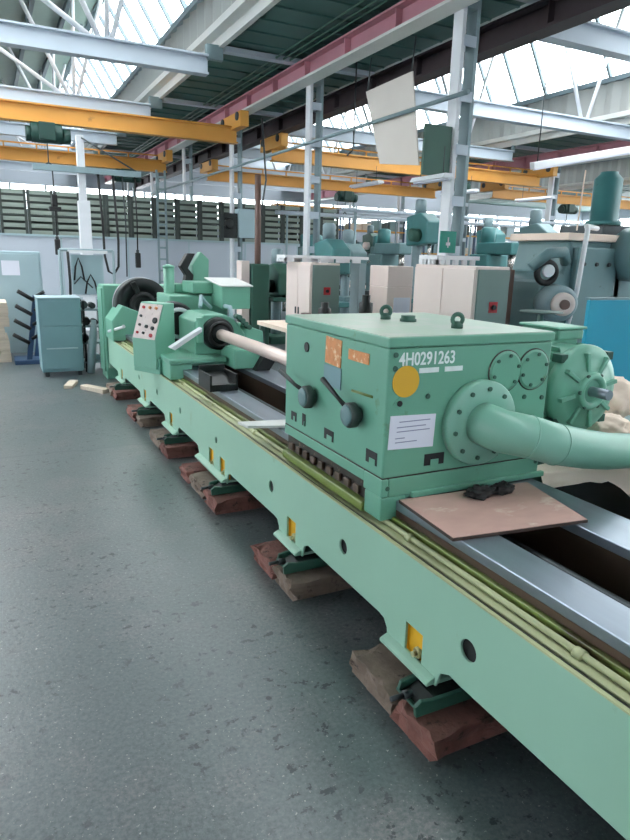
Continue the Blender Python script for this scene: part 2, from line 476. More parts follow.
for i, y in enumerate(COLY):
    if i >= 3:
        for k in (0,1):
            ox = k*P
            tag(MB().box(4.09+ox,7.15+ox,y-.09,y+.09,5.055,5.14).build('cross_head','beam'),
                'pale cross beam under the %s soffit, %s' % (['middle','right'][k], ['','','','over the nearest column','over the second column','over the third column','over the fourth column','over the fifth column','over the last column'][i]), 'beam', 'cross beams under the soffit')
# thin pipes under the soffit by the pink girder
for j, x in enumerate((5.05,5.2,5.33)):
    t = tag(MB().tube([(x,YF+.2,5.09),(x,YB-.3,5.09)],.016,6).build('conduit_pipe','dgreen'),
        'thin dark conduit along the soffit, %s the pink girder' % ['farthest of three from','middle of three beside','nearest of three to'][j], 'pipe', 'conduits along the soffit')
# --- overhead cranes
def crane(x0, x1, y, z, label, hx, walk=True, gap=.605):
    t = thing('overhead_crane', label, 'crane', ((x0+x1)/2,y,z), 'yellow overhead cranes')
    MB().box(x0,x1,y-.02,y+.02,z+.02,z+.34).box(x0,x1,y-.12,y+.12,z,z+.03).box(x0,x1,y-.12,y+.12,z+.33,z+.36).build('bridge_girder','crane',t)
    for xx in (x0+.05,x1-.05):
        MB().box(xx-.1,xx+.1,y-.7,y+.7,z+.28,z+gap).build('end_carriage','crane',t,.01)
        b = MB()
        for s in (-.5,.5): b.cyl((xx-.13,y+s,z+gap-.10),(xx+.13,y+s,z+gap-.10),.09,14)
        each(b,'wheel','dsteel',t)
    b = MB()
    n = int((x1-x0)/.9)
    if walk:
        for i in range(n): b.box(x0+.3+.9*i,x0+.34+.9*i,y+.25,y+.29,z+.3,z+.56)
        b.box(x0+.2,x1-.2,y+.25,y+.29,z+.52,z+.56)
    b.box(x0+.2,x1-.2,y+.12,y+.3,z+.3,z+.33)
    b.build('side_truss','crane',t)
    h = MB().cyl((hx-.30,y,z-.18),(hx+.30,y,z-.18),.20,18).box(hx-.16,hx+.16,y-.24,y+.24,z-.34,z-.0).build('hoist','hoistgreen',t,.02)
    hm = MB().cyl((hx-.40,y,z-.22),(hx-.30,y,z-.22),.15,16).cyl((hx+.30,y,z-.22),(hx+.46,y,z-.22),.15,16); each(hm,'hoist_motor','hoistgreen',h)
    MB().tube([(hx,y,z-.3),(hx,y,z-.75)],.012,6).build('hoist_rope','dsteel',h)
    MB().torus((hx,y,z-.82),(0,1,0),.06,.018,14,6).build('hoist_hook','dsteel',h)
crane(-3.15,5.5,15.3,4.11,'yellow overhead crane nearest, left of the pink girder, with dark green hoist',1.36,False)
crane(-3.15,5.5,22.0,4.11,'yellow overhead crane above the low wall, behind the nearest yellow crane at left',4.2)
crane(6.95,16.4,16.6,4.0,'yellow overhead crane of the right bay, nearer one, passing behind the columns',13.0,True,.595)
crane(6.95,16.4,22.2,4.0,'yellow overhead crane of the right bay, farther one, low over the racks',12.3,True,.595)
crane(17.9,27,20.5,4.0,'yellow overhead crane in the farthest right bay',22,True,.6)

# ------------------------------------------------------------------ machine bed
FEET = [(1.49,1.86),(2.59,2.93),(3.74,4.42),(4.98,5.44),(6.02,6.46),(7.26,7.72)]
POCK = [1.689,2.779,3.888,4.126,5.24,6.261,7.488]
HOLES = [(1.398,.374,.041),(2.236,.374,.036),(3.05,.376,.034),(4.011,.38,.026),(4.933,.378,.03),(5.725,.372,.03),(6.507,.371,.03)]
BY0, BY1 = -1.0, 8.35
bed = thing('machine_bed','long pale green deep boring machine bed on feet with steel guideways','machine bed',(1.75,3.6,0))
zb = .228; zt = .553
out = [(BY0,zt),(BY0,zb)]
for a, c in FEET:
    out += [(a-.07,zb),(a-.01,zb+.004),(a+.035,zb-.02),(a+.06,.142),(c-.02,.142),(c,.155),(c+.005,.19),(c+.03,.222),(c+.07,zb)]
out += [(BY1,zb),(BY1,zt)]
holes = [circ(y,z,r,22) for y,z,r in HOLES] + [[(y-.055,.170),(y+.055,.170),(y+.055,.290),(y-.055,.290)] for y in POCK]
front = holed_panel('front_panel', out[::-1], holes, 1.29, 1.302, 'bed_green', bed, .003)
rear_out = [(BY0,zt),(BY0,.0),(BY1-.35,.0),(BY1-.35,.16),(BY1,.16),(BY1,zt)]  # unseen panel lengthened to the floor to darken the space under the bed
MB().prism(rear_out,'x',2.16,2.2).build('rear_shade_panel','bed_green',bed)
MB().box(1.33,2.16,BY0,BY1,.30,.34).build('bed_floor','blackiron',bed)
b = MB()
for y in HOLES:
    b.cyl((1.303,y[0],y[1]),(1.40,y[0],y[1]),y[2]+.012,20)
each(b,'hole_shade','black',bed)  # black discs stand in for the shade inside the holes
for i, y in enumerate(POCK):
    p = MB().box(1.312,1.324,y-.07,y+.07,.16,.30).box(1.303,1.312,y-.07,y-.056,.16,.30).box(1.303,1.312,y+.056,y+.07,.16,.30).box(1.303,1.312,y-.056,y+.056,.291,.30).box(1.303,1.312,y-.056,y+.056,.16,.169).build('foot_pocket','pocket',bed)
    MB().cyl((1.297,y-.012,.19),(1.319,y-.012,.19),.022,6).cyl((1.28,y-.012,.19),(1.298,y-.012,.19),.011,10).build('pocket_bolt','cream_rail',p)
for a, c in FEET:
    MB().prism([(1.255,.145),(1.292,.145),(1.292,.175),(1.268,.165),(1.255,.158)],'y',a+.06,c).box(1.29,1.55,a+.06,c,.142,.158).build('foot_flange','bed_green',bed,.003)
    MB().box(1.19,1.42,a+.0,a+.15,.0935,.105).build('leveling_base','dgreen',bed,.003)
    MB().prism([(1.17,.094),(1.42,.094),(1.42,.142),(1.24,.142),(1.19,.152),(1.165,.135)],'y',a-.005,a+.012).build('bracket_cheek','dgreen',bed,.003)
    MB().prism([(1.19,.094),(1.42,.094),(1.42,.142),(1.24,.142),(1.20,.135)],'y',a+.132,a+.147).build('bracket_cheek','dgreen',bed,.003)
    MB().prism([(1.20,.106),(1.40,.106),(1.40,.14),(1.26,.13)],'y',a+.02,a+.125).build('leveling_wedge','blackiron',bed,.003)
    MB().cyl((1.175,a+.085,.120),(1.21,a+.085,.120),.016,6).cyl((1.125,a+.085,.120),(1.18,a+.085,.120),.009,10).build('leveling_bolt','dsteel',bed)
# top of the bed, from the front panel inwards
MB().box(1.289,1.304,BY0,BY1,.551,.557).build('panel_lip','cream_rail',bed)
MB().box(1.304,1.338,BY0,BY1,.47,.535).build('groove_shade','black',bed)  # black filler standing for the shade in the groove
MB().box(1.338,1.395,BY0,BY1,.49,.543).cyl((1.381,BY0,.553),(1.381,BY1,.553),.011,10).build('cream_rail','cream_rail',bed,.004)
MB().box(1.395,1.405,BY0,BY1,.49,.53).build('rail_gap','blackiron',bed)
MB().box(1.405,1.425,BY0,BY1,.49,.572).build('oily_web','oily',bed,.004)
b = MB(); yy = BY0+.4
while yy < BY1:
    b.cyl((1.381,yy,.548),(1.381,yy+.03,.548),.020,12); yy += .82
each(b,'rail_clamp','cream_rail',bed)
MB().box(1.425,1.575,BY0,BY1,.35,.575).build('guideway_side','rust_side',bed)
MB().box(1.422,1.578,BY0,BY1,.575,.60).build('guideway_side','rust_side',bed)
g1 = MB().box(1.420,1.580,BY0,BY1,.60,.64).build('front_guideway','way',bed,.004)
MB().box(1.924,2.155,BY0,BY1,.35,.60).build('guideway_side','rust_side',bed)
g2 = MB().box(1.92,2.16,BY0,BY1,.60,.64).build('rear_guideway','way',bed,.004)
MB().box(1.58,1.61,BY0,BY1,.52,.575).build('rack_bar','dsteel',bed)
b = MB(); yy = BY0
while yy < 3.0:
    b.box(1.61,1.655,yy,yy+.012,.535,.575); yy += .024
b.box(1.61,1.64,BY0,BY1,.50,.56)
rt_ = b.build('rack_teeth','dsteel',bed); rt_['kind'] = 'stuff'
MB().cyl((1.78,BY0,.50),(1.78,BY1,.50),.032,14).build('lead_screw','dsteel',bed)
MB().box(1.29,2.2,BY1-.03,BY1,.16,.553).box(1.29,2.2,BY0,BY0+.03,.16,.553).build('bed_end_plate','bed_green',bed)

# --- pad blocks under the feet
def chunk(name, x0,x1,y0,y1,z0,z1, m, seed, jit=.019):
    bm = bmesh.new()
    bmesh.ops.create_cube(bm, size=1)
    bmesh.ops.subdivide_edges(bm, edges=bm.edges[:], cuts=5, use_grid_fill=True)
    for v in bm.verts:
        q = v.co.copy()
        v.co = Vector((x0+(x1-x0)*(q.x+.5), y0+(y1-y0)*(q.y+.5), z0+(z1-z0)*(q.z+.5)))
        if q.z > -.49:
            nx = mnoise.noise_vector(v.co*23+Vector((seed*3.1,0,0)))
            edge = (abs(abs(q.x)-.5) < .01) + (abs(abs(q.y)-.5) < .01)
            f = jit*(.35+edge*.8)
            v.co += Vector((nx.x*f,nx.y*f,0))
            if q.z < .49: v.co.z += nx.z*f*.6
            elif edge: v.co.z -= abs(nx.z)*f*.9
    for f in bm.faces: f.smooth = False
    bmesh.ops.recalc_face_normals(bm, faces=bm.faces[:])
    me = bpy.data.meshes.new(name); bm.to_mesh(me); bm.free()
    return link_mesh(name, me, m)
ordn = ['nearest','second nearest','third nearest, twin-pocket','fourth','fifth','farthest']
sd = 0
for i, (a, c) in enumerate(FEET):
    sd += 1
    spans = [(a-.10,a+.11,'front'),(a+.135,c+.05,'back')]
    if c-a > .6: spans = [(a-.10,a+.16,'front'),(a+.19,c-.19,'middle'),(c-.16,c+.05,'back')]
    for (y0,y1,w) in spans:
        sd += 1
        far = i >= 1
        tag(chunk('pad_block',1.155+.02*random.random(),1.56,y0,y1,0,.093,'bricktop' if (sd%2) else 'brick',sd),
            'chipped red brown pad block under the %s machine foot, %s piece' % (ordn[i],w), 'block', 'pad blocks under the machine bed')
# loose debris by the farthest foot
for i, (x,y,l,an,zz) in enumerate(((1.02,7.75,.42,.5,.05),(.80,8.15,.36,-.3,.04))):
    t = MB().box(x-.05,x+.05,y-l/2,y+l/2,0,zz,rot=('Z',an,(x,y,0))).build('wooden_offcut','wood',None,.005)
    tag(t, ['pale wooden offcut lying on the floor by the farthest foot','shorter wooden offcut lying on the floor by the headstock foot'][i], 'offcut')

# ------------------------------------------------------------------ boring gearbox on the bed
gb = thing('boring_gearbox','large green gearbox housing with white painted number and round pipe flange on the bed','gearbox',(1.77,2.5,.645))
X0,X1,Y0,Y1 = 1.345,2.195,2.04,3.0
MB().box(X0,X1,Y0,Y1,.742,1.268).build('housing','green_box',gb,.008)
MB().box(X0+.03,X1-.005,Y0-.004,Y1,.662,.739).box(X0-.003,X0+.03,Y0-.004,Y0+.14,.662,.739).box(X0-.001,X0+.03,Y0+.14,Y1,.69,.739).build('housing_base','green_box',gb,.006)
MB().box(X0+.002,X1-.002,Y0+.002,Y1-.002,.736,.745).build('base_joint','grease',gb)
ld = MB().box(X0-.006,X1+.006,Y0-.006,Y1+.006,1.27,1.309).build('lid','green_box',gb,.006)
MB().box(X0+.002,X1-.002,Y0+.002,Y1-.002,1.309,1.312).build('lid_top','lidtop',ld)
# saddle below, its left side cut back except for the corner post
MB().box(X0,X0+.12,Y0,Y0+.13,.56,.66).build('corner_post','green_box',gb,.006)
MB().box(X0+.07,X1,Y0+.13,Y1,.645,.66).box(X0+.12,X1,Y0-.0,Y0+.13,.645,.66).build('saddle','green_box',gb,.004)
MB().box(X0+.02,1.415,Y0+.13,Y1,.60,.685).build('saddle_strip','grease',gb,.004)
MB().box(X0-.012,1.415,Y0+.13,Y1,.556,.60).build('saddle_ledge','oily',gb,.006)
b = MB()
for i in range(9): b.box(X0+.004,X0+.02,Y0+.19+.085*i,Y0+.235+.085*i,.612,.650)
each(b,'strip_boss','rust_side',gb,.004)
MB().box(X0+.14,X1+.02,Y0-.022,Y0,.648,.672).build('foot_flange','green_box',gb,.004)
# left face: control knobs with lever arms
def knob(y, z, tipy, tipz):
    k = MB().lathe((X0,y,z),(-1,0,0),[(0,.034),(.022,.034),(.022,.054),(.052,.054),(.06,.047)],24).build('control_knob','knob',gb)
    MB().lathe((X0-.06,y,z),(-1,0,0),[(0,.046),(.006,.042),(.010,.02)],20).build('knob_cap','tealgrey',k)
    MB().tube([(X0-.05,y+.02,z+.03),(X0-.06,y+(tipy-y)*.4,z+(tipz-z)*.5),(X0-.075,tipy,tipz)],[.011,.009,.012],8).build('lever_arm','blackiron',k)
knob(2.245,.964,2.44,1.085)
knob(2.665,.955,2.90,1.045)
MB().box(X0-.004,X0,2.41,2.555,1.135,1.255,rot=('X',.04,(X0,2.48,1.19))).build('instruction_plate','orange',gb)
MB().box(X0-.004,X0,2.405,2.565,1.035,1.13).build('data_plate','bluegrey',gb)
MB().box(X0-.004,X0,2.18,2.345,1.183,1.228).build('name_plate','orange',gb)
MB().lathe((X0,2.754,1.179),(-1,0,0),[(0,.024),(.004,.024)],16).build('plug','black',gb)
for (y,z,w,h) in ((2.502,.807,.09,.05),(2.127,.811,.085,.055),(2.887,.806,.06,.045),(2.769,.815,.035,.06)):
    MB().box(X0-.0025,X0,y-w/2,y+w/2,z-h/2,z+h/2).build('lifting_slot','black',gb)
    MB().box(X0-.0045,X0-.0025,y-w/2+.012,y+w/2-.03,z-h/2,z-h/2+.024).build('slot_tongue','green_box',gb)
MB().tube([(X0,2.14,1.06),(X0-.004,2.30,1.055)],.006,6).build('bracket_strip','oily',gb)
# front face
MB().lathe((1.43,Y0,1.136),(0,-1,0),[(0,.063),(.002,.063)],32).build('painted_dot','yellow',gb)
text_part('painted_number','4H0291263',.072,FRONT(1.392,Y0-.001,1.200) @ Matrix.Diagonal((.80,1,1,1)),'chalk',gb)
b = MB()
for (xa,xb) in ((1.49,1.585),(1.615,1.705)): b.box(xa,xb,Y0-.002,Y0,1.166,1.186)
each(b,'painted_dash','chalk',gb)
pn = MB().box(1.365,1.585,Y0-.002,Y0,.860,.998,rot=('Y',.035,(1.475,2.04,.93))).build('paper_note','paper',gb)
b = MB()
for (xa,xb,z) in ((1.41,1.56,.972),(1.40,1.54,.950),(1.40,1.56,.932),(1.395,1.44,.905),(1.395,1.50,.888)): b.box(xa,xb,Y0-.0028,Y0-.002,z,z+.004)
each(b,'printed_line','ink',pn)
MB().box(1.385,1.425,Y0-.0025,Y0,1.03,1.07,rot=('Y',PI/4,(1.405,Y0,1.05))).build('diamond_boss','green_box',gb,.001)
MB().lathe((1.405,Y0-.0025,1.05),(0,-1,0),[(0,.012),(.004,.012)],12).build('plug','black',gb)
MB().box(1.545,1.645,Y0-.003,Y0,.775,.825).build('lifting_slot','black',gb,.001)
MB().box(1.575,1.615,Y0-.006,Y0-.003,.775,.80).build('slot_tongue','green_box',gb)
MB().box(1.842,1.94,Y0-.003,Y0,.775,.825).build('lifting_slot','black',gb,.001)
for x in (1.935,2.095):
    c = MB().lathe((x,Y0,1.150),(0,-1,0),[(0,.088),(.006,.088),(.006,.080),(.010,.078)],32).build('round_cover','green_box',gb)
    b = MB()
    for i in range(6):
        a = 2*PI*i/6+.3; b.cyl((x+.068*math.cos(a),Y0-.009,1.15+.068*math.sin(a)),(x+.068*math.cos(a),Y0-.016,1.15+.068*math.sin(a)),.008,8)
    each(b,'cover_bolt','dgreen',c)
    MB().torus((x,Y0-.002,1.15),(0,1,0),.089,.004,32,6).build('cover_joint','grease',c)
for (x,z) in ((1.376,1.243),(1.376,1.19),(2.165,1.02),(2.06,1.03),(1.54,1.07),(1.37,.70),(2.17,.72)):
    MB().lathe((x,Y0,z),(0,-1,0),[(0,.011),(.006,.010)],10).build('screw_plug','dgreen',gb)
# flange and the bent pipe
fx, fz = 1.805, .942
fl = MB().lathe((fx,Y0,fz),(0,-1,0),[(0,.182),(.035,.182),(.042,.175),(.042,.10)],40).build('pipe_flange','pipe',gb)
b = MB()
for i in range(10):
    a = 2*PI*i/10+.2; b.cyl((fx+.148*math.cos(a),Y0-.042,fz+.148*math.sin(a)),(fx+.148*math.cos(a),Y0-.050,fz+.148*math.sin(a)),.010,8)
each(b,'flange_bolt','dgreen',fl)
PP = [(fx,2.0,fz),(fx,1.955,fz-.002),(fx+.02,1.905,fz-.012),(1.92,1.855,.912),(2.05,1.83,.872),(2.22,1.83,.833),(2.40,1.85,.796),(2.62,1.88,.765),(2.95,1.92,.74),(3.25,1.97,.6),(3.4,2.0,.3),(3.42,2.0,.0)]
pp = MB().tube(PP,[.090,.090,.089,.088,.087,.085,.082,.08]+[.08]*4,28).build('bent_pipe','pipe',fl)
b = MB()
for k in (3,4):
    p = Vector(PP[k]); d = (Vector(PP[k+1])-Vector(PP[k-1])).normalized()
    b.torus(p,d,[0,0,0,.088,.087,0,.082][k],.003,32,6)
each(b,'weld_seam','pipe',pp)
# lid fittings
def eye(x, y):
    e = MB().lathe((x,y,1.312),(0,0,1),[(0,.026),(.016,.026),(.022,.014),(.03,.012)],16).build('lifting_eye','dgreen',gb)
    MB().torus((x,y,1.350),(.35,1,0),.023,.010,20,8).build('eye_ring','dgreen',e)
eye(1.835,2.255); eye(1.735,2.68)
MB().lathe((1.785,2.56,1.312),(0,0,1),[(0,.04),(.012,.04),(.014,.034),(.028,.034)],20).build('filler_cap','dgreen',gb)
# bearing neck where the bar enters at the back
MB().lathe((1.79,Y1,.945),(0,1,0),[(0,.12),(.05,.12),(.055,.08),(.09,.08)],28).build('bar_neck','green_box',gb)

# ------------------------------------------------------------------ motor beside the gearbox
mo = thing('electric_motor','green finned electric motor with bare shaft stub right of the gearbox','motor',(2.6,2.4,.645))
mx_, mz_ = 2.597, .998
MB().lathe((mx_,2.22,mz_),(0,1,0),[(0,.20),(.02,.21),(.62,.21),(.66,.19)],40).build('motor_body','green',mo)
b = MB()
for i in range(36):
    a = 2*PI*i/36
    if abs(math.cos(a)) < .35 and math.sin(a) > 0: continue
    c, s = math.cos(a), math.sin(a); p = Vector((mx_+c*.215,2.54,mz_+s*.215))
    b.box(p.x-.022,p.x+.022,2.26,2.84,p.z-.004,p.z+.004,rot=('Y',-a,(p.x,2.54,p.z)))
each(b,'cooling_fin','green',mo)
es = MB().lathe((mx_,2.22,mz_),(0,-1,0),[(0,.222),(.03,.222),(.042,.212),(.062,.165),(.07,.10),(.085,.098),(.085,.06)],40).build('end_shield','green',mo)
b = MB()
for i in range(8):
    a = 2*PI*i/8+.2; p = Vector((mx_+.14*math.cos(a),2.155,mz_+.14*math.sin(a)))
    b.box(p.x-.05,p.x+.05,2.142,2.18,p.z-.010,p.z+.010,rot=('Y',-a,(p.x,2.155,p.z)))
each(b,'shield_rib','green',es,.003)
b = MB()
for i in range(6):
    a = 2*PI*i/6; b.cyl((mx_+.085*math.cos(a),2.132,mz_+.085*math.sin(a)),(mx_+.085*math.cos(a),2.12,mz_+.085*math.sin(a)),.012,8)
for a in (.8,2.35,3.9,5.5): b.box(mx_+.225*math.cos(a)-.022,mx_+.225*math.cos(a)+.022,2.18,2.24,mz_+.225*math.sin(a)-.02,mz_+.225*math.sin(a)+.02)
each(b,'shield_bolt','dgreen',es,.003)
MB().torus((mx_,2.136,mz_),(0,1,0),.075,.02,28,8).build('bearing_cap','green',es)
MB().cyl((mx_,2.16,mz_),(mx_,2.03,mz_),.025,20).build('motor_shaft','way',mo)
MB().box(2.46,2.72,2.36,2.63,1.18,1.226).build('terminal_neck','green',mo,.01)
MB().box(2.55,2.735,2.34,2.60,1.222,1.275).build('terminal_box','green',mo,.012)
MB().box(2.54,2.745,2.33,2.61,1.275,1.29).build('terminal_lid','green',mo,.006)
MB().box(2.40,2.80,2.30,2.80,.66,.80).build('motor_foot','green',mo,.008)
tag(MB().box(2.205,3.0,2.2,3.0,0,.66).build('motor_plinth','dgreen',None,.01),'dark green steel plinth carrying the motor behind the bed','plinth')

# ------------------------------------------------------------------ boring bar, steady carriage, headstock
tag(MB().lathe((1.79,3.02,.918),(0,1,0),[(0,.048),(2.40,.048)],24).build('boring_bar','barsteel'),'bright steel boring bar running from gearbox back to the green carriage','boring bar')
cg = thing('steady_carriage','green boring carriage with black sealing ring around the bar and slanted box on top','carriage',(1.8,5.6,.645))
MB().prism([(1.59,.70),(2.04,.70),(2.06,.90),(1.95,1.04),(1.86,1.08),(1.68,1.08),(1.59,1.02)],'y',5.2,5.75).build('carriage_body','green',cg,.012)
MB().box(1.34,2.2,5.12,5.95,.645,.70).build('saddle','green',cg,.008)
MB().box(1.31,1.50,4.99,5.55,.556,.69).box(1.30,1.80,4.97,5.55,.69,.735).build('front_apron','green',cg,.01)
MB().prism([(1.82,.65),(2.08,.65),(2.10,.80),(1.82,.82)],'y',4.82,5.2).build('chip_guard','green',cg,.01)
MB().prism([(1.97,.645),(2.10,.645),(2.15,.72),(2.07,.80)],'y',4.72,4.80).build('wiper','black',cg)
r = MB().lathe((1.79,5.2,.915),(0,-1,0),[(0,.145),(.06,.14),(.075,.12),(.075,.075),(.12,.07),(.12,.05)],36).build('seal_ring','blackiron',cg)
MB().torus((1.79,5.10,.915),(0,1,0),.10,.018,32,8).build('seal_lip','black',r)
MB().prism([(1.33,.82),(1.37,.80),(1.61,.95),(1.61,.985)],'y',5.05,5.14).build('handrail_guard','colwhite',cg,.004)
MB().box(1.60,1.65,5.14,5.20,.84,1.06).build('guard_post','green',cg,.006)
b = MB().lathe((1.57,5.78,.93),(0,1,0),[(0,.20),(.05,.22),(.14,.22)],30); b.build('dark_rear_drum','black',cg)
MB().torus((1.60,5.77,.95),(0,1,0),.13,.02,28,8).build('drum_rim','colwhite',cg)
for (x,y) in ((1.50,5.95),(1.93,6.1)):
    pass
MB().cyl((1.66,6.35,.70),(1.66,6.35,1.45),.055,16).lathe((1.66,6.35,1.45),(0,0,1),[(0,.06),(.02,.06),(.035,.02)],16).build('guide_post','green',cg)
MB().box(1.56,2.15,5.95,6.5,.645,1.20).build('rear_body','green',cg,.015)
MB().box(1.78,2.06,5.9,6.3,1.22,1.33).build('valve_block','green',cg,.01)
sb = MB().prism([(5.62,1.09),(6.10,1.12),(6.10,1.35),(5.62,1.30)],'x',1.98,2.27).build('slant_box','green',cg,.01)
MB().prism([(5.60,1.30),(6.12,1.355),(6.12,1.37),(5.60,1.315)],'x',1.96,2.29).build('slant_lid','gutter',sb,.004)
MB().tube([(1.90,5.72,1.10),(1.80,5.6,1.17),(1.74,5.5,1.22),(1.70,5.4,1.13)],.018,8).tube([(2.0,5.68,1.12),(2.02,5.5,1.12),(2.0,5.4,1.0)],.02,8).build('oil_hose','palegrey',cg)
b = MB()
for i in range(4): b.cyl((1.98+.03*i,5.24-.01*i,1.06-.03*i),(1.98+.03*i,5.12,1.06-.03*i),.022,12)
each(b,'valve_knob','dgreen',cg)
MB().prism([(1.99,.66),(2.26,.66),(2.24,.92),(2.02,1.0)],'y',5.22,5.7).build('side_cover','green',cg,.01)
# arm bracket with black bellows above the carriage
MB().prism([(1.93,1.28),(2.10,1.28),(2.11,1.54),(2.02,1.62),(1.93,1.48)],'y',6.42,6.54).build('arm_bracket','green',cg,.01)
MB().prism([(1.83,1.28),(1.91,1.28),(1.93,1.38),(1.87,1.45),(1.95,1.60),(1.87,1.60),(1.79,1.47),(1.85,1.38)],'y',6.38,6.50).build('bellows_guard','black',cg,.008)
MB().box(1.72,2.12,6.36,6.60,1.20,1.29).build('arm_base','green',cg,.01)
for o_ in [cg]:
    o_.location.y += .30; OFF[o_.name] = Vector(o_.location)
# operator console
oc = thing('operator_console','green control console with slanted white button panel before the big chuck','console',(1.30,5.77,.56))
MB().prism([(1.17,.60),(1.17,.86),(1.28,1.17),(1.40,1.17),(1.40,.60)],'y',5.62,5.92).build('console_body','green',oc,.008)
MB().box(1.19,1.42,5.60,5.94,.556,.70).build('console_base','green',oc,.008)
sl = Vector((1.28-1.17,0,1.17-.86)).normalized(); nn = Vector((-sl.z,0,sl.x))
fc = MB()
c0 = Vector((1.17,0,.86)); 
def onp(t, off): return c0+sl*t+nn*off
pA,pB = onp(.0,.0),onp(.315,.0); pC,pD = onp(.315,.006),onp(.0,.006)
fc.prism([(pA.x,pA.z),(pB.x,pB.z),(pC.x,pC.z),(pD.x,pD.z)],'y',5.63,5.91)
pf = fc.build('button_panel','panelface',oc)
def dot(t,y,r,m,nm):
    p = onp(t,.006); p.y = y
    MB().lathe(p,nn,[(0,r),(.014,r*.9)],14).build(nm,m,pf)
for (t,y,r,m) in ((.28,5.85,.014,'red'),(.28,5.77,.014,'orange'),(.28,5.69,.014,'orange'),(.20,5.86,.012,'dsteel'),(.17,5.67,.028,'black'),(.12,5.85,.012,'black'),(.11,5.76,.016,'black'),(.10,5.68,.018,'black'),(.05,5.86,.012,'red'),(.05,5.78,.012,'black'),(.035,5.68,.018,'red')):
    dot(t,y,r,m,'push_button')
# headstock with the big chuck
oc.rotation_euler.z = .50
hs = thing('headstock','tall green headstock with a big black chuck at the far end of the bed','headstock',(1.7,8.75,.0))
MB().box(1.27,2.15,8.42,8.80,.0,1.19).build('headstock_body','green',hs,.015)
MB().prism([(1.27,.56),(1.68,.56),(1.68,.64),(1.60,.90),(1.40,.98),(1.27,.80)],'y',7.85,8.35).build('chuck_guard','green',hs,.012)
ck = MB().lathe((1.70,8.42,.955),(0,-1,0),[(0,.20),(.10,.20),(.10,.335),(.28,.335),(.30,.325),(.30,.19),(.27,.18)],48).build('chuck','blackiron',hs)
MB().torus((1.70,8.31,.955),(0,1,0),.337,.007,48,8).build('chuck_rim','colwhite',ck)
MB().lathe((1.70,8.14,.955),(0,-1,0),[(0,.17),(.05,.165),(.05,.11),(.02,.10)],32).build('chuck_nose','black',ck)
b = MB()
for i in range(4):
    a = 2*PI*i/4+.4; p = Vector((1.70+.24*math.cos(a),8.11,.955+.24*math.sin(a)))
    b.box(p.x-.07,p.x+.07,8.08,8.13,p.z-.03,p.z+.03,rot=('Y',-a,tuple(p)))
each(b,'chuck_jaw','blackiron',ck,.004)
MB().tube([(1.26,8.05,.66),(1.36,7.6,.76),(1.30,7.3,.80)],.018,8).build('splash_rail','colwhite',hs)
MB().box(1.25,1.27,8.45,8.77,.1,1.15).build('side_door','green',hs,.006)
MB().lathe((1.70,8.6,1.19),(0,0,1),[(0,.04),(.03,.04),(.03,.025),(.07,.025)],14).build('lifting_plug','oily',hs)
# work-holding steady between console and headstock
# chip trays and loose boards on the bed
cp = thing('chip_scoop','small black sheet metal scoop lying on the front guideway','scoop',(1.46,4.5,.642))
MB().prism([(4.34,.655),(4.62,.73),(4.62,.74),(4.34,.667)],'x',1.36,1.56).build('scoop_plate','blackiron',cp)
MB().box(1.36,1.56,4.335,4.35,.642,.69).box(1.355,1.37,4.335,4.62,.642,.76).box(1.55,1.565,4.335,4.62,.642,.76).box(1.36,1.56,4.61,4.625,.642,.79).build('scoop_rim','blackiron',cp)
tag(MB().prism([(1.23,3.41),(1.25,3.30),(1.62,3.18),(1.62,3.34)],'z',.645,.66).build('cream_strip','gutter',None),'pale cream strip of board laid across the bed behind the gearbox','board strip')
bd = thing('plywood_board','pinkish plywood board lying on the guideways before the gearbox','board',(1.7,1.8,.641))
MB().prism([(1.415,2.015),(1.385,1.63),(1.975,1.56),(2.07,1.975)],'z',.6415,.653).build('board_core','boardedge',bd)
MB().prism([(1.417,2.013),(1.387,1.632),(1.973,1.562),(2.068,1.973)],'z',.653,.6555).build('board_face','board',bd)
# crumpled glove
def blob(name, c, s, seed, m, sub=3, amp=.35, f=2.2):
    bm = bmesh.new(); bmesh.ops.create_icosphere(bm, subdivisions=sub, radius=1)
    for v in bm.verts:
        k = 1+amp*mnoise.noise(v.co*f+Vector((seed,seed*2,0)))+amp*.5*mnoise.noise(v.co*f*2.7+Vector((0,seed,0)))
        q = v.co*k
        v.co = Vector((c[0]+q.x*s[0], c[1]+q.y*s[1], max(c[2], c[2]+s[2]*.55+q.z*s[2]*.7)))
    for fc_ in bm.faces: fc_.smooth = True
    me = bpy.data.meshes.new(name); bm.to_mesh(me); bm.free()
    return link_mesh(name, me, m)
tag(blob('oily_rag',(1.745,1.91,.6565),(.062,.04,.036),3,'rag',4,.5),'crumpled black rag on the plywood board, left of two','rag')
tag(blob('oily_rag',(1.86,1.905,.6565),(.050,.034,.036),8,'rag',4,.5),'crumpled black rag on the plywood board, right of two','rag')

# ------------------------------------------------------------------ right foreground behind the bed
sk = thing('storage_trough','dark steel trough under a cream sheet behind the bed','trough',(2.75,1.9,0))
MB().box(2.26,3.3,1.35,2.12,0,.06).build('trough_floor','blackiron',sk)
MB().box(2.26,2.28,1.35,2.12,.06,.45).box(3.28,3.3,1.35,2.12,.06,.45).box(2.28,3.28,1.35,1.37,.06,.3).box(2.28,3.28,2.10,2.12,.06,.55).build('trough_walls','blackiron',sk)
def sheet(u, v):
    x = 2.22+1.2*u; n = mnoise.noise(Vector((x*4,v*3,1.))) ; n2 = mnoise.noise(Vector((x*9,v*6,4.)))
    if v < .6: y = 2.16-.12*(v/.6); z = .655+.012*n2+.02*n
    else:
        t = (v-.6)/.4; y = 2.04-.02*t+.02*n; z = .655-(.075+.02*n+.012*n2+.9*max(0,u-.36)*(1 if u < .6 else .8))*t
    return (x,y-.06*u,z)
tag(MB().grid(sheet,28,16,.004).build('plastic_sheet','cloth'),'cream plastic sheet hanging under the bent pipe behind the bed','sheet')
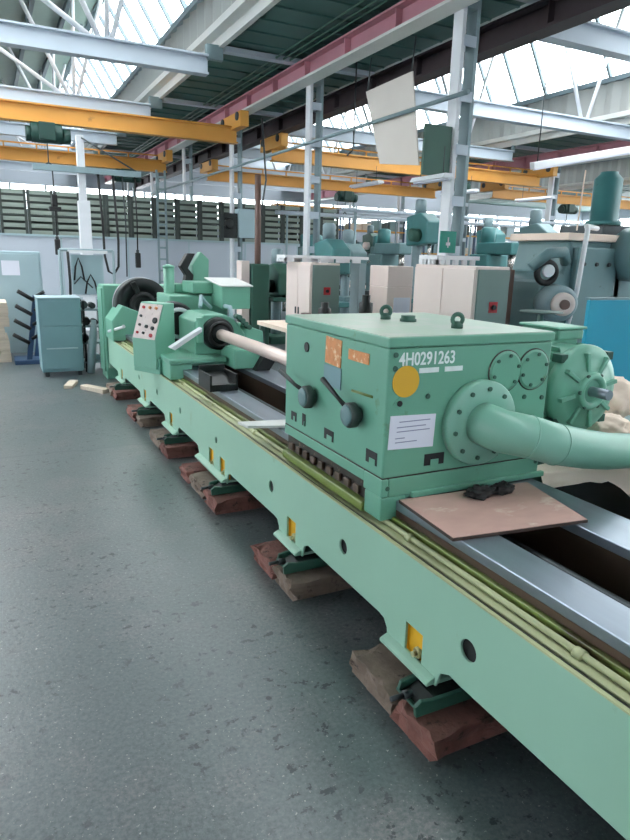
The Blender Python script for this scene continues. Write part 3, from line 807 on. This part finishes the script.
rb = tag(blob('cloth_bundle',(3.30,2.62,.70),(.20,.16,.20),5,'beige',4,.25),'beige cloth bundle right of the motor on the grey bench','cloth bundle')
rc = tag(blob('cloth_bundle',(3.05,2.36,.665),(.12,.11,.10),15,'beige',4,.25),'smaller beige cloth bundle in front of the motor end','cloth bundle')
tag(MB().box(3.0,3.9,2.25,3.0,0,.66).build('grey_bench','greycab',None,.01),'low grey bench right of the motor','bench')
bl = thing('blue_screen','bright blue steel screen panel standing behind the motor at the right edge','screen',(4.7,3.52,0))
MB().box(4.11,5.6,3.50,3.535,.12,1.335).build('panel','blue',bl,.006)
MB().box(4.10,5.61,3.495,3.54,1.335,1.352).build('top_rail','bluegrey',bl,.003)
for x in (4.25,5.4):
    MB().box(x,x+.05,3.25,3.80,0,.04).build('foot','dsteel',bl,.004)
    MB().box(x,x+.05,3.50,3.535,.04,.12).build('leg','dsteel',bl)

# cream cabinets with grey fronts
def elec_cab(x0,x1,y0,y1,h,label):
    t = thing('electrical_cabinet',label,'cabinet',((x0+x1)/2,(y0+y1)/2,0),'cream electrical cabinets')
    MB().box(x0,x1,y0,y1,.1,h).build('body','cream',t,.008)
    MB().box(x0+.03,x1-.03,y0+.03,y1-.03,0,.1).build('plinth','dsteel',t)
    MB().box(x0+.02,x1-.005,y0-.02,y0,.13,h-.03).build('front_door','greycab',t,.006)
    s = MB().box(x0+.17*(x1-x0)/.4,x0+.17*(x1-x0)/.4+.11,y0-.026,y0-.02,h*.70,h*.70+.11).build('switch_plate','red',t)
    MB().cyl(((x0+.17*(x1-x0)/.4)+.055,y0-.026,h*.70+.055),((x0+.17*(x1-x0)/.4)+.055,y0-.05,h*.70+.055),.025,14).build('switch_knob','black',s)
    ym = (y0+y1)/2
    for a,c in ((y0+.01,ym-.006),(ym+.006,y1-.01)):
        d = MB().box(x0-.015,x0,a,c,.13,h-.03).build('side_door','cream',t,.004)
        MB().box(x0-.03,x0-.015,c-.06 if a < ym-.1 else a+.03,c-.04 if a < ym-.1 else a+.05,h*.5,h*.5+.1).build('door_handle','dsteel',d)
    return t
elec_cab(4.19,4.66,8.5,9.35,1.515,'cream electrical cabinet with grey door between column and carriage, farther one')
elec_cab(4.42,4.86,5.20,6.25,1.55,'cream electrical cabinet right behind the gearbox, nearer one')
def notched(name, x0,x1,y0,y1,z,label):
    t = thing(name,label,'tray',((x0+x1)/2,(y0+y1)/2,z))
    MB().box(x0,x1,y0,y1,z+.055,z+.10).build('tray_top','white',t,.003)
    b = MB(); n = 5
    for i in range(n):
        y = y0+(y1-y0)*i/n; b.box(x0,x0+.03,y,y+(y1-y0)/n*.5,z,z+.055)
        x = x0+(x1-x0)*i/n; b.box(x,x+(x1-x0)/n*.5,y0,y0+.03,z,z+.055)
        b.box(x,x+(x1-x0)/n*.4,y1-.03,y1,z,z+.055)
    each(b,'tray_foot','white',t)
notched('slotted_tray',4.0,5.45,9.0,9.33,1.517,'white slotted tray on the farther cream cabinet')
notched('slotted_tray',4.45,5.05,5.9,6.24,1.552,'white slotted tray on the nearer cream cabinet')
tag(MB().box(5.3,5.42,9.02,9.3,0,1.516).build('tray_post','colteal',None),'grey post carrying the free end of the white tray','post')
tag(MB().box(5.18,5.62,8.0,8.5,0,1.20).box(5.18,5.62,8.0,8.5,1.2,1.50).build('grey_locker','cream',None,.01),'small cream locker between the two electrical cabinets','locker')
tag(MB().box(5.30,5.58,7.985,8.0,.70,1.05).build('white_notice','paper'),'white notice on the small cream locker','notice')

# ------------------------------------------------------------------ machine tools in the background
def drill(x, y, h, label, m='teal', drum='white'):
    t = thing('drill_press',label,'machine tool',(x,y,0),'background machine tools')
    MB().box(x-.3,x+.3,y-.35,y+.35,0,.14).build('base',m,t,.02)
    MB().cyl((x,y+.15,.14),(x,y+.15,h),.09,18).build('pillar','colteal',t)
    MB().box(x-.26,x+.26,y-.34,y+.14,.78,.86).build('work_table',m,t,.01)
    hd = MB().prism([(y-.38,h-.45),(y+.30,h-.5),(y+.34,h+.05),(y-.1,h+.12),(y-.38,h-.05)],'x',x-.17,x+.17).build('head',m,t,.03)
    MB().cyl((x,y-.25,h-.45),(x,y-.25,h-.75),.035,12).build('spindle','steel',hd)
    MB().lathe((x-.17,y-.1,h-.3),(-1,0,0),[(0,.12),(.16,.12),(.18,.08)],20).build('gear_drum',drum,hd)
    MB().lathe((x,y+.1,h+.1),(0,0,1),[(0,.11),(.25,.11),(.28,.07)],20).build('motor','colteal',t)
    for k in range(3):
        a = 2*PI*k/3+.5
        MB().tube([(x+.17,y-.2,h-.3),(x+.24,y-.2+.2*math.cos(a),h-.3+.2*math.sin(a))],.012,6).build('feed_handle','steel',hd)
    MB().box(x-.16,x+.16,y+.24,y+.5,.14,.75).build('coolant_box',m,t,.02)
    return t
drill(5.25,9.9,1.78,'teal drill press with white gear drum just right of the farther cream cabinet')
drill(6.35,11.2,1.75,'teal drill press with dark drum standing third back near the column','tealgrey','blackiron')
drill(7.6,10.6,2.35,'tall grey teal drilling machine left of the nearest column, with high motor','teal','dgreen')
drill(4.9,11.3,1.35,'low dark green drill press behind the carriage beside the brown pipe','dgreen','blackiron')
def mill(x, y, h, label, m='tealgrey', s=1.):
    t = thing('milling_machine',label,'machine tool',(x,y,0),'background machine tools')
    MB().box(x-.45*s,x+.45*s,y-.5*s,y+.5*s,0,.18).build('base',m,t,.02)
    MB().prism([(y-.1*s,.18),(y+.5*s,.18),(y+.45*s,h),(y-.15*s,h),(y-.2*s,h*.6)],'x',x-.3*s,x+.3*s).build('column_body',m,t,.03)
    MB().box(x-.25*s,x+.25*s,y-.6*s,y-.1*s,.18,.75).build('knee',m,t,.02)
    MB().box(x-.75*s,x+.75*s,y-.55*s,y-.2*s,.76,.86).build('work_table','dsteel',t,.006)
    MB().box(x-.18*s,x+.18*s,y-.75*s,y+.35*s,h,h+.26).build('over_arm',m,t,.03)
    MB().cyl((x,y-.6*s,h),(x,y-.6*s,h-.35),.07,16).build('spindle_head','steel',t)
    MB().lathe((x,y+.2,h+.26),(0,0,1),[(0,.16),(.3,.16),(.34,.1)],20).build('motor','teal',t)
    MB().lathe((x-.3*s,y+.1,h*.55),(-1,0,0),[(0,.13),(.03,.13),(.035,.04),(.08,.04)],20).build('hand_wheel','dsteel',t)
    return t
mill(8.7,13.5,1.7,'grey teal milling machine behind the tall drilling machine')
mill(10.2,11.5,1.75,'grey teal milling machine behind the nearer cream cabinet, right of the nearest column','teal')
mill(12.4,13.8,1.8,'grey teal milling machine farther back in the right bay, at its middle')
mill(13.2,9.5,1.9,'teal milling machine behind the round motor at right','teal')
mill(15.5,15.5,1.8,'teal milling machine deep in the right bay by the far right columns','teal')
mill(7.9,16.2,1.6,'grey milling machine beside the end of the low wall')
mill(11.2,17.8,1.7,'grey milling machine in the far background under the yellow crane')
mill(6.9,13.6,1.5,'teal milling machine right behind the second column','teal')
# large machine at right
bm_ = thing('vertical_boring_mill','large grey teal vertical boring machine at the right behind the blue cabinet','machine tool',(6.2,5.6,0))
MB().box(5.25,7.3,5.2,6.3,0,.35).build('base','tealgrey',bm_,.03)
MB().prism([(5.42,.35),(6.7,.35),(6.7,1.85),(5.80,1.85),(5.72,1.50),(5.42,1.42)],'y',5.3,6.1).build('body','tealgrey',bm_,.03)
MB().box(5.85,6.5,5.22,5.32,.45,1.78).build('body_door','tealgrey',bm_,.015)
MB().box(5.70,6.8,5.25,6.15,1.85,1.93).build('top_plate','beige',bm_,.01)
MB().lathe((6.72,5.3,1.72),(0,-1,0),[(0,.30),(.22,.30),(.28,.24),(.30,.12)],32).build('spindle_drum','tealgrey',bm_)
MB().box(6.35,7.1,5.3,6.1,.35,1.55).build('column_body','tealgrey',bm_,.03)
mm_ = MB().lathe((5.60,5.32,1.18),(-.45,-1,0),[(0,.19),(.12,.20),(.30,.19),(.32,.15)],28).build('drive_motor','colteal',bm_)
MB().lathe((5.455,5.005,1.18),(-.45,-1,0),[(0,.125),(.06,.12),(.065,.08)],24).build('motor_cap','cream',mm_)
MB().lathe((5.45,5.0,1.18),(-.45,-1,0),[(.05,.055),(.09,.05)],18).build('motor_hub','brown',mm_)
MB().tube([(5.25,5.3,1.55),(5.4,5.22,1.70),(5.6,5.2,1.72),(5.75,5.3,1.62)],.06,12).build('duct_elbow','tealgrey',bm_)
MB().torus((5.42,5.24,1.50),(-.3,-1,0),.11,.035,24,10).build('black_pulley','black',bm_)
MB().lathe((5.42,5.22,1.52),(-.3,-1,0),[(0,.07),(.03,.065)],20).build('white_disc','white',bm_)
MB().box(6.45,7.1,5.45,6.1,1.93,2.05).build('motor_mount','dsteel',bm_,.01)
MB().lathe((6.62,5.6,2.05),(0,0,1),[(0,.20),(.05,.20),(.06,.16),(.52,.16),(.58,.10),(.60,.10)],24).build('top_motor','teal',bm_)
MB().tube([(5.62,5.15,.4),(5.78,5.12,1.3),(5.83,5.12,1.95),(5.9,5.2,2.0),(6.3,5.4,2.0)],.028,10).build('white_pipe','white',bm_)
MB().tube([(5.70,5.15,1.95),(6.0,5.4,2.6)],.008,6).build('guy_wire','beige',bm_)
for i in range(3):
    MB().lathe((5.95+.2*i,5.22,1.6),(0,-1,0),[(0,.025),(.02,.02)],10).build('push_button','dsteel',bm_)
tag(MB().box(4.90,5.22,5.5,5.72,0,1.52).build('narrow_post_box','brown',None,.008),'dark brown narrow duct box right of the nearer cream cabinet','duct')
tag(MB().lathe((4.75,4.6,1.12),(0,0,1),[(0,.02),(.02,.20),(.03,.20),(.04,.03)],28).lathe((4.75,4.6,0),(0,0,1),[(0,.18),(.03,.18),(.04,.03),(1.12,.03)],20).build('round_stand','greycab'),'grey round topped stand before the nearer cream cabinet','stand')
tag(MB().box(4.92,5.2,5.85,6.4,0,1.05).build('small_side_cabinet','teal',None,.01),'low teal cabinet between brown duct and the large machine','cabinet')

# on the columns
tag(MB().box(5.30,5.74,7.48,7.52,2.70,3.33).build('dark_board','dgreen',None,.004),'dark green board fixed left of the nearest column','board')
ts = thing('teal_sign','teal green sign with white mark low on the nearest column','sign',(5.72,7.38,1.72))
MB().box(5.60,5.87,7.385,7.40,1.70,1.99).build('sign_plate','tealsign',ts)
MB().box(5.70,5.77,7.382,7.385,1.80,1.84).box(5.725,5.745,7.382,7.385,1.77,1.91).build('sign_mark','white',ts)
eb = thing('wall_box','white electrical box with dark switchgear beside it on the third column','electrical box',(6.0,16.05,2.))
MB().box(5.80,6.32,15.98,16.28,2.02,2.72).build('box_body','palegrey',eb,.01)
MB().box(5.42,5.78,16.0,16.25,2.0,2.6).lathe((5.55,15.98,2.35),(0,-1,0),[(0,.14),(.06,.12)],16).build('switchgear','blackiron',eb,.01)
tag(MB().cyl((4.35,11,.9),(4.35,11,2.95),.055,12).build('brown_pipe_post','brown'),'brown vertical pipe rising behind the carriage','pipe')
gt = thing('green_tank','dark green narrow tank cabinet at the foot of the brown pipe','tank',(4.36,11.1,0))
MB().box(4.2,4.55,10.9,11.25,0,1.45).build('tank_body','dgreen',gt,.03)
MB().box(4.02,4.18,10.95,11.2,0,1.5).build('cream_side','cream',gt,.01)
# hanging board
hb = thing('hanging_board','pale grey board hanging tilted from the crane girder left of the nearest column','board',(5.6,9,3.4))
def sc(y,z): k = 5.55/5.2; return (y*k, 1.6+(z-1.6)*k)
MB().prism([sc(8.88,3.96),sc(7.70,3.98),sc(7.43,2.80),sc(8.40,2.92)],'x',5.545,5.565).build('board_panel','hangboard',hb,.002)
for (y,z) in (sc(8.85,3.95),sc(7.74,3.96)):
    MB().tube([(5.555,y,z),(5.6,y,4.6)],.01,6).build('hanging_wire','dsteel',hb)
tag(MB().tube([(5.50,6.9,3.62),(5.50,25.,3.62)],.03,8).build('cable_conduit','colteal'),'grey conduit running along the columns in front of the hanging board','pipe')
tag(MB().tube([(6.25,11.05,5.17),(6.25,11.05,3.6),(6.22,11.05,3.5),(6.12,11.05,3.42)],.014,8).build('drop_cable','dsteel'),'grey drop cable hanging from the soffit left of the hanging board','cable')
# fluorescent lamps
def lamp(x,y,z,l,label):
    t = thing('fluorescent_lamp',label,'lamp',(x,y,z),'fluorescent lamps')
    MB().prism([(x-.06,z+.06),(x-.10,z),(x+.10,z),(x+.06,z+.06)],'y',y-l/2,y+l/2).build('reflector','lamp_tube',t,.003)
    for s in (-.04,.04):
        MB().cyl((x+s,y-l/2+.03,z-.012),(x+s,y+l/2-.03,z-.012),.014,10).build('tube','paper',t)
    for yy in (y-l/3,y+l/3): MB().tube([(x,yy,z+.06),(x,yy,z+.4)],.006,6).build('hanger','dsteel',t)
lamp(5.48,7.52,2.64,.75,'white fluorescent lamp under the dark board at the nearest column')
b = thing('light_trunking','long white lamp trunking in the right bay above the machines','lamp',(9.9,9,3.2))
MB().box(8.7,11.6,8.95,9.06,3.18,3.30,rot=('Y',-.20,(8.7,9,3.18))).build('trunking_body','white',b,.01)
MB().box(8.75,11.55,8.97,9.04,3.16,3.18,rot=('Y',-.20,(8.7,9,3.18))).build('tube','paper',b)
each(MB().tube([(8.8,9,3.3),(8.8,9,4.65)],.01,6).tube([(11.4,9,3.85),(11.4,9,4.65)],.01,6),'hanger','dsteel',b)
for i, (x, y, z, w) in enumerate(((8.6,14.5,3.35,'left of'),(11.5,14.5,3.35,'in the middle of'),(14.2,14.5,3.35,'at the right of'),(11.3,20.5,3.2,'deep left in'),(14.0,20.5,3.2,'deep right in'))):
    lamp(x,y,z,1.4,'white fluorescent lamp hanging %s the right bay before the yellow cranes' % w)

# ------------------------------------------------------------------ slatted racks behind the low wall
def rack(x0, w, y, h):
    t = thing('slatted_rack','grey olive slatted storage rack standing behind the low partition wall','rack',(x0,y,0),'slatted racks behind the low wall')
    b = MB()
    for xx in (x0,x0+w-.07):
        b.box(xx,xx+.07,y,y+.08,0,h)
    each(b,'post','cratedark',t)
    b = MB(); z = 1.3
    while z < h-.08: b.box(x0+.05,x0+w-.05,y+.02,y+.06,z,z+.105); z += .17
    b.build('slats','crate',t)
    MB().box(x0+.03,x0+w-.03,y+.3,y+.34,0,h-.02).build('back_sheet','cratedark',t)
    for k in range(3):
        z = 1.05+.7*k
        MB().box(x0+.02,x0+w-.02,y+.02,y+.34,z,z+.05).build('shelf','cratedark',t)
    return t
r0 = rack(-.9,.66,19.3,3.12)
for i in range(1,17):
    dup(r0,(-.9+.67*i,19.3,0))

# ------------------------------------------------------------------ left background
tc_ = thing('tool_cabinet','blue grey steel tool cabinet standing on the floor left of the headstock','cabinet',(.8,9.05,0))
MB().box(.535,1.045,8.82,9.3,.06,1.0).build('body','bluegrey',tc_,.01)
MB().box(.525,1.055,8.81,9.31,1.0,1.012).build('top','palegrey',tc_,.004)
MB().box(.56,1.02,8.805,8.82,.66,.97).build('drawer','bluegrey',tc_,.004)
d = MB().box(.56,1.02,8.805,8.82,.10,.645).build('door','bluegrey',tc_,.004)
MB().box(.60,.98,8.79,8.805,.36,.375).build('door_ridge','palegrey',d)
for x in (.57,.97):
    for y in (8.86,9.22): MB().box(x,x+.05,y,y+.05,0,.06).build('foot','dsteel',tc_)
tr = thing('trestle_rack','navy steel rack with dark angled arms holding tools left of the tool cabinet','rack',(.5,10,0))
MB().box(.40,.47,9.98,10.05,0,.98,rot=('Y',.16,(.43,10,0))).build('upright','navy',tr,.004)
MB().box(.52,.59,10.28,10.35,0,.98,rot=('Y',.16,(.55,10.3,0))).build('upright','navy',tr,.004)
MB().box(.25,.75,9.9,10.4,0,.06).build('base','navy',tr,.005)
for k,(z,s) in enumerate(((.30,.0),(.50,.03),(.70,.06),(.90,.10))):
    MB().tube([(.46+s,9.96,z),(.26+s,9.92,z+.13)],.028,8).build('arm','black',tr)
    MB().tube([(.50+s,9.96,z+.06),(.60+s,9.92,z+.12)],.024,8).build('arm','blackiron',tr)
lk = thing('steel_locker','tall pale blue grey locker with white paper sheet before the low wall','locker',(.5,11.2,0))
MB().box(.13,.77,11.1,11.6,0,1.56).build('body','palegrey',lk,.01)
MB().box(.16,.74,11.085,11.1,.08,1.52).build('door','palegrey',lk,.004)
MB().box(.21,.46,11.08,11.085,1.20,1.42).build('paper_sheet','paper',lk)
MB().box(.66,.69,11.06,11.085,.8,.92).build('door_handle','dsteel',lk)
for k in range(5):
    z = .17*k
    t = thing('wooden_pallet','pale wooden pallet in the stack at the left edge, %s' % ['lowest','second from the floor','middle one','second from the top','topmost'][k],'pallet',(-.1,10.7,z),'pallets in the stack at the left edge')
    dx = random.uniform(-.04,.03)
    for yy in (10.2,10.55,10.9): MB().box(-.65+dx,.20+dx,yy,yy+.09,z,z+.12).build('stringer','wood',t)
    b = MB()
    for i in range(5): b.box(-.65+dx+.18*i,-.53+dx+.18*i,10.2,11.0,z+.12,z+.165)
    each(b,'deck_board','wood',t)
fr = thing('hose_frame','grey tube frame board with hanging black hoses behind the tool cabinet','rack',(1.2,9.5,0))
b = MB()
for x in (.90,1.60): b.tube([(x,9.5,0),(x,9.5,1.60)],.02,8)
b.tube([(.90,9.5,1.60),(1.60,9.5,1.60)],.02,8)
b.build('tube_frame','colteal',fr)
MB().box(1.0,1.52,9.48,9.52,1.56,1.60).build('white_rail','white',fr)
MB().box(1.04,1.46,9.52,9.54,1.0,1.54).build('back_board','palegrey',fr)
MB().tube([(1.0,9.47,1.58),(1.01,9.47,1.2),(1.0,9.47,.95)],.018,8).build('hose','black',fr)
def arch(x, w, z0, z1): return [(x-w/2,9.47,z0),(x-w*.32,9.47,z0+(z1-z0)*.6),(x,9.47,z1),(x+w*.32,9.47,z0+(z1-z0)*.6),(x+w/2,9.47,z0)]
MB().tube(arch(1.13,.13,1.20,1.5),.012,8).build('hose','black',fr)
MB().tube(arch(1.28,.16,1.02,1.28),.012,8).build('hose','black',fr)
MB().tube([(1.06,9.47,1.15),(1.15,9.47,1.25),(1.22,9.47,1.18),(1.30,9.47,1.10)],.010,8).build('hose','dsteel',fr)
MB().box(.98,1.5,9.42,9.54,.98,1.005).build('shelf','colwhite',fr)
# tool shelf under it
sh = thing('tool_shelf','dark open tool shelf between tool cabinet and headstock','shelf',(1.25,9.2,0))
b = MB()
for x in (1.09,1.33):
    for y in (9.05,9.35): b.box(x,x+.03,y,y+.03,0,.95)
b.build('frame','blackiron',sh)
for z in (.12,.38,.60,.82): MB().box(1.09,1.36,9.05,9.38,z,z+.02).build('shelf_plate','colteal',sh)
for k,(x,z,l,m) in enumerate(((1.12,.84,.22,'dsteel'),(1.14,.62,.2,'blackiron'),(1.11,.40,.23,'dsteel'),(1.16,.14,.16,'palegrey'))):
    tag(MB().cyl((x,9.10,z+.055),(x+l*.0+.02,9.32,z+.055),.05,14).cyl((x+.11,9.10,z+.045),(x+.11,9.30,z+.045),.04,14).build('tool_arbor',m),
        'round tool arbors lying on the %s plate of the dark shelf' % ['top','upper','lower','bottom'][k],'tool','arbors on the tool shelf')
tag(MB().tube([(1.13,8.86,.02),(1.155,8.86,.3),(1.19,8.86,.55),(1.205,8.87,.72)],[.05,.055,.05,.03],12).build('leaning_hose','colteal'),'thick grey hose section leaning beside the headstock','hose')
# jib post, pendants and cables
jp = thing('jib_post','white jib crane post rising before the low wall','post',(1.85,14,0))
MB().box(1.73,1.95,13.9,14.1,0,2.55).build('lower_tube','colwhite',jp,.01)
MB().box(1.76,1.90,13.93,14.07,2.55,3.75).build('upper_tube','colwhite',jp,.01)
MB().box(1.68,2.0,13.85,14.15,0,.03).build('foot_plate','colwhite',jp)
MB().box(.95,2.95,13.82,13.92,3.05,3.16).build('jib_arm','colteal',jp)
MB().tube([(1.85,13.9,3.7),(2.9,13.87,3.14)],.015,6).build('tie_rod','dsteel',jp)
lt = thing('lattice_post','pale lattice post standing at the low wall behind the carriage','post',(3.45,17.9,0))
for x in (4.2,4.42): MB().box(x,x+.05,17.9,17.95,0,3.7).build('rail','colteal',lt)
b = MB()
for i in range(12): b.box(4.2,4.47,17.9,17.92,.2+.3*i,.25+.3*i)
each(b,'rung','colteal',lt)
def pendant(x,y,zt,zb,label,boxz=None):
    t = thing('crane_pendant',label,'pendant',(x,y,zb),'hanging crane pendants')
    MB().tube([(x,y,zt),(x+.01,y,(zt+zb)/2),(x,y,zb+.3)],.014,6).build('cable','black',t)
    MB().box(x-.05,x+.05,y-.05,y+.05,zb,zb+.3).build('control_handle','black',t,.015)
    MB().cyl((x,y,zb+.3),(x,y,zb+.36),.03,10).build('strain_relief','dsteel',t)
pendant(1.29,13.87,3.05,1.5,'black crane pendant hanging left of the white jib post')
pendant(2.83,13.87,3.05,1.28,'black crane pendant hanging over the low wall left of the carriage')
tag(MB().box(1.18,1.40,13.80,13.94,2.32,2.40).box(1.24,1.34,13.80,13.94,2.4,2.62).build('cable_trolley','black',None,.01),'black cable clamp box halfway down the pendant cable left of the jib post','clamp')
tag(MB().tube([(2.12,13.86,3.05),(2.15,13.8,2.2),(2.16,13.8,1.5),(2.22,13.8,1.2),(2.32,13.8,1.14),(2.42,13.8,1.3),(2.44,13.8,1.8),(2.40,13.86,3.05)],.024,8).build('hanging_cable','black'),'black cable loop hanging before the low wall right of the jib post','cable')
tag(MB().tube([(2.58,13.87,3.05),(2.60,13.8,2.2),(2.58,13.8,1.1)],.014,8).build('hanging_cable','dsteel'),'straight grey cable hanging right of the black cable loop','cable')
tag(MB().tube([(4.9,12.2,4.1),(4.95,12.1,3.0),(4.75,12,2.0)],.018,8).build('hanging_cable','dsteel'),'slack grey cable hanging left of the second column','cable')
# clutter of the work area beyond the bed (benches with parts)
def bench(x0,x1,y0,y1,h,label,m='greycab'):
    t = thing('work_bench',label,'bench',((x0+x1)/2,(y0+y1)/2,0),'work benches in the background')
    MB().box(x0,x1,y0,y1,h-.05,h).build('bench_top','beige',t,.004)
    for x in (x0+.02,x1-.08):
        for y in (y0+.02,y1-.08): MB().box(x,x+.06,y,y+.06,0,h-.05).build('leg',m,t)
    return t
bench(3.0,4.9,6.4,7.6,.80,'pale topped work bench behind the boring bar')
for k,(x,y,r,h,m,w) in enumerate(((3.3,6.8,.10,.16,'brown','brown round'),(3.7,7.1,.08,.26,'black','black upright'),(3.95,6.7,.12,.12,'cream','cream round'),(4.35,7.2,.09,.34,'blackiron','tall black'),(4.6,6.8,.1,.14,'orange','orange round'))):
    tag(MB().lathe((x,y,.80),(0,0,1),[(0,r),(h*.7,r),(h*.75,r*.6),(h,r*.6)],18).build('machined_part',m),'%s machined part standing on the pale bench behind the boring bar' % w,'part')
bench(6.4,8.4,8.2,9.0,.85,'work bench behind the nearest column base')
bench(9.0,11.0,15.2,16.0,.85,'work bench far back between the grey milling machines')

# deep end of the right bay: shelving, pipes and more machines before the back windows
def shelf_rack(x, y, w, h, label):
    t = thing('storage_shelf',label,'shelf',(x+w/2,y,0),'storage shelving at the back of the hall')
    for xx in (x,x+w-.06):
        for yy in (y,y+.6): MB().box(xx,xx+.06,yy,yy+.06,0,h).build('post','navy',t)
    n = int(h/.75)
    for k in range(n+1): MB().box(x,x+w,y,y+.66,.1+k*(h-.2)/n,.16+k*(h-.2)/n).build('shelf_plate','crane',t)
    for k in range(n):
        xx = x+.1
        while xx < x+w-.6:
            ww = random.uniform(.3,.6); hh = random.uniform(.2,.55); z = .16+k*(h-.2)/n
            MB().box(xx,xx+ww,y+.08,y+.58,z,z+hh).build('stored_crate',random.choice(['wood','tealgrey','cratedark','cream','bluegrey','brown','palegrey']),t)
            xx += ww+random.uniform(.03,.2)
for i, (x, y, w_, h) in enumerate(((10.8,25.2,3.0,3.7),(14.2,25.2,2.9,3.7),(18.2,25.2,3.0,3.7),(21.6,25.2,3.0,3.7),(25.2,25.2,3.0,3.7),(28.4,25.2,3.0,3.7))):
    shelf_rack(x,y,w_,h,'tall blue and orange storage shelf at the back of the hall, %s from the left' % ['first','second','third','fourth','fifth','sixth'][i])
for i, (y, z, r) in enumerate(((14.2,2.72,.045),(18.3,2.85,.06),(23.0,3.3,.07))):
    t = thing('pipe_run','pale overhead pipe on posts crossing the right bay, %s one' % ['nearest','middle','farthest'][i],'pipe',(13,y,0))
    MB().cyl((7.8,y,z),(18,y,z),r,10).build('pipe','beam',t)
    for x in (8.2,11.5,15.2,17.8): MB().cyl((x,y+.06,0),(x,y+.06,z),.035,8).build('support_post','colteal',t)
mill(14.6,11.2,1.75,'teal milling machine right of the big round motor, farther off')
mill(17.8,13.0,1.9,'grey teal milling machine at the far right behind the vertical machine')
drill(9.4,9.4,2.2,'tall teal drilling machine right of the nearest column','tealgrey','white')
drill(11.4,13.0,2.3,'tall teal drilling machine deeper in the right bay with dark drum','teal','blackiron')
drill(16.0,18.0,2.4,'tall drilling machine far back by the shelving with cream drum','tealgrey','cream')
drill(11.7,19.2,2.3,'tall dark drilling machine past the end of the low wall','dgreen','cream')

# ------------------------------------------------------------------ light, world, camera
w = bpy.data.worlds.new('overcast sky'); SC.world = w; w.use_nodes = True
bg = w.node_tree.nodes['Background']; bg.inputs['Color'].default_value = (.985,.985,1.0,1); bg.inputs['Strength'].default_value = 7.0
cam = bpy.data.cameras.new('camera'); co = bpy.data.objects.new('camera', cam); COL.objects.link(co)
cam.sensor_fit = 'AUTO'; cam.sensor_width = 36; cam.lens = 640/840*36; cam.clip_end = 200; cam.clip_start = .02
yaw, pit, rol = .469940224, .249663319, .0275649928
fwd = V(math.sin(yaw)*math.cos(pit), math.cos(yaw)*math.cos(pit), -math.sin(pit))
rt = V(math.cos(yaw), -math.sin(yaw), 0); up = rt.cross(fwd)
r2 = rt*math.cos(rol)+up*math.sin(rol); u2 = -rt*math.sin(rol)+up*math.cos(rol)
mw = Matrix(((r2.x,u2.x,-fwd.x,0),(r2.y,u2.y,-fwd.y,0),(r2.z,u2.z,-fwd.z,1.6),(0,0,0,1)))
co.matrix_world = mw
SC.camera = co
SC.cycles.max_bounces = 10; SC.cycles.diffuse_bounces = 6; SC.cycles.transparent_max_bounces = 16
vs = SC.view_settings
vs.view_transform = 'Standard'; vs.look = 'None'; vs.gamma = 1; vs.use_curve_mapping = False; vs.exposure = 0.72
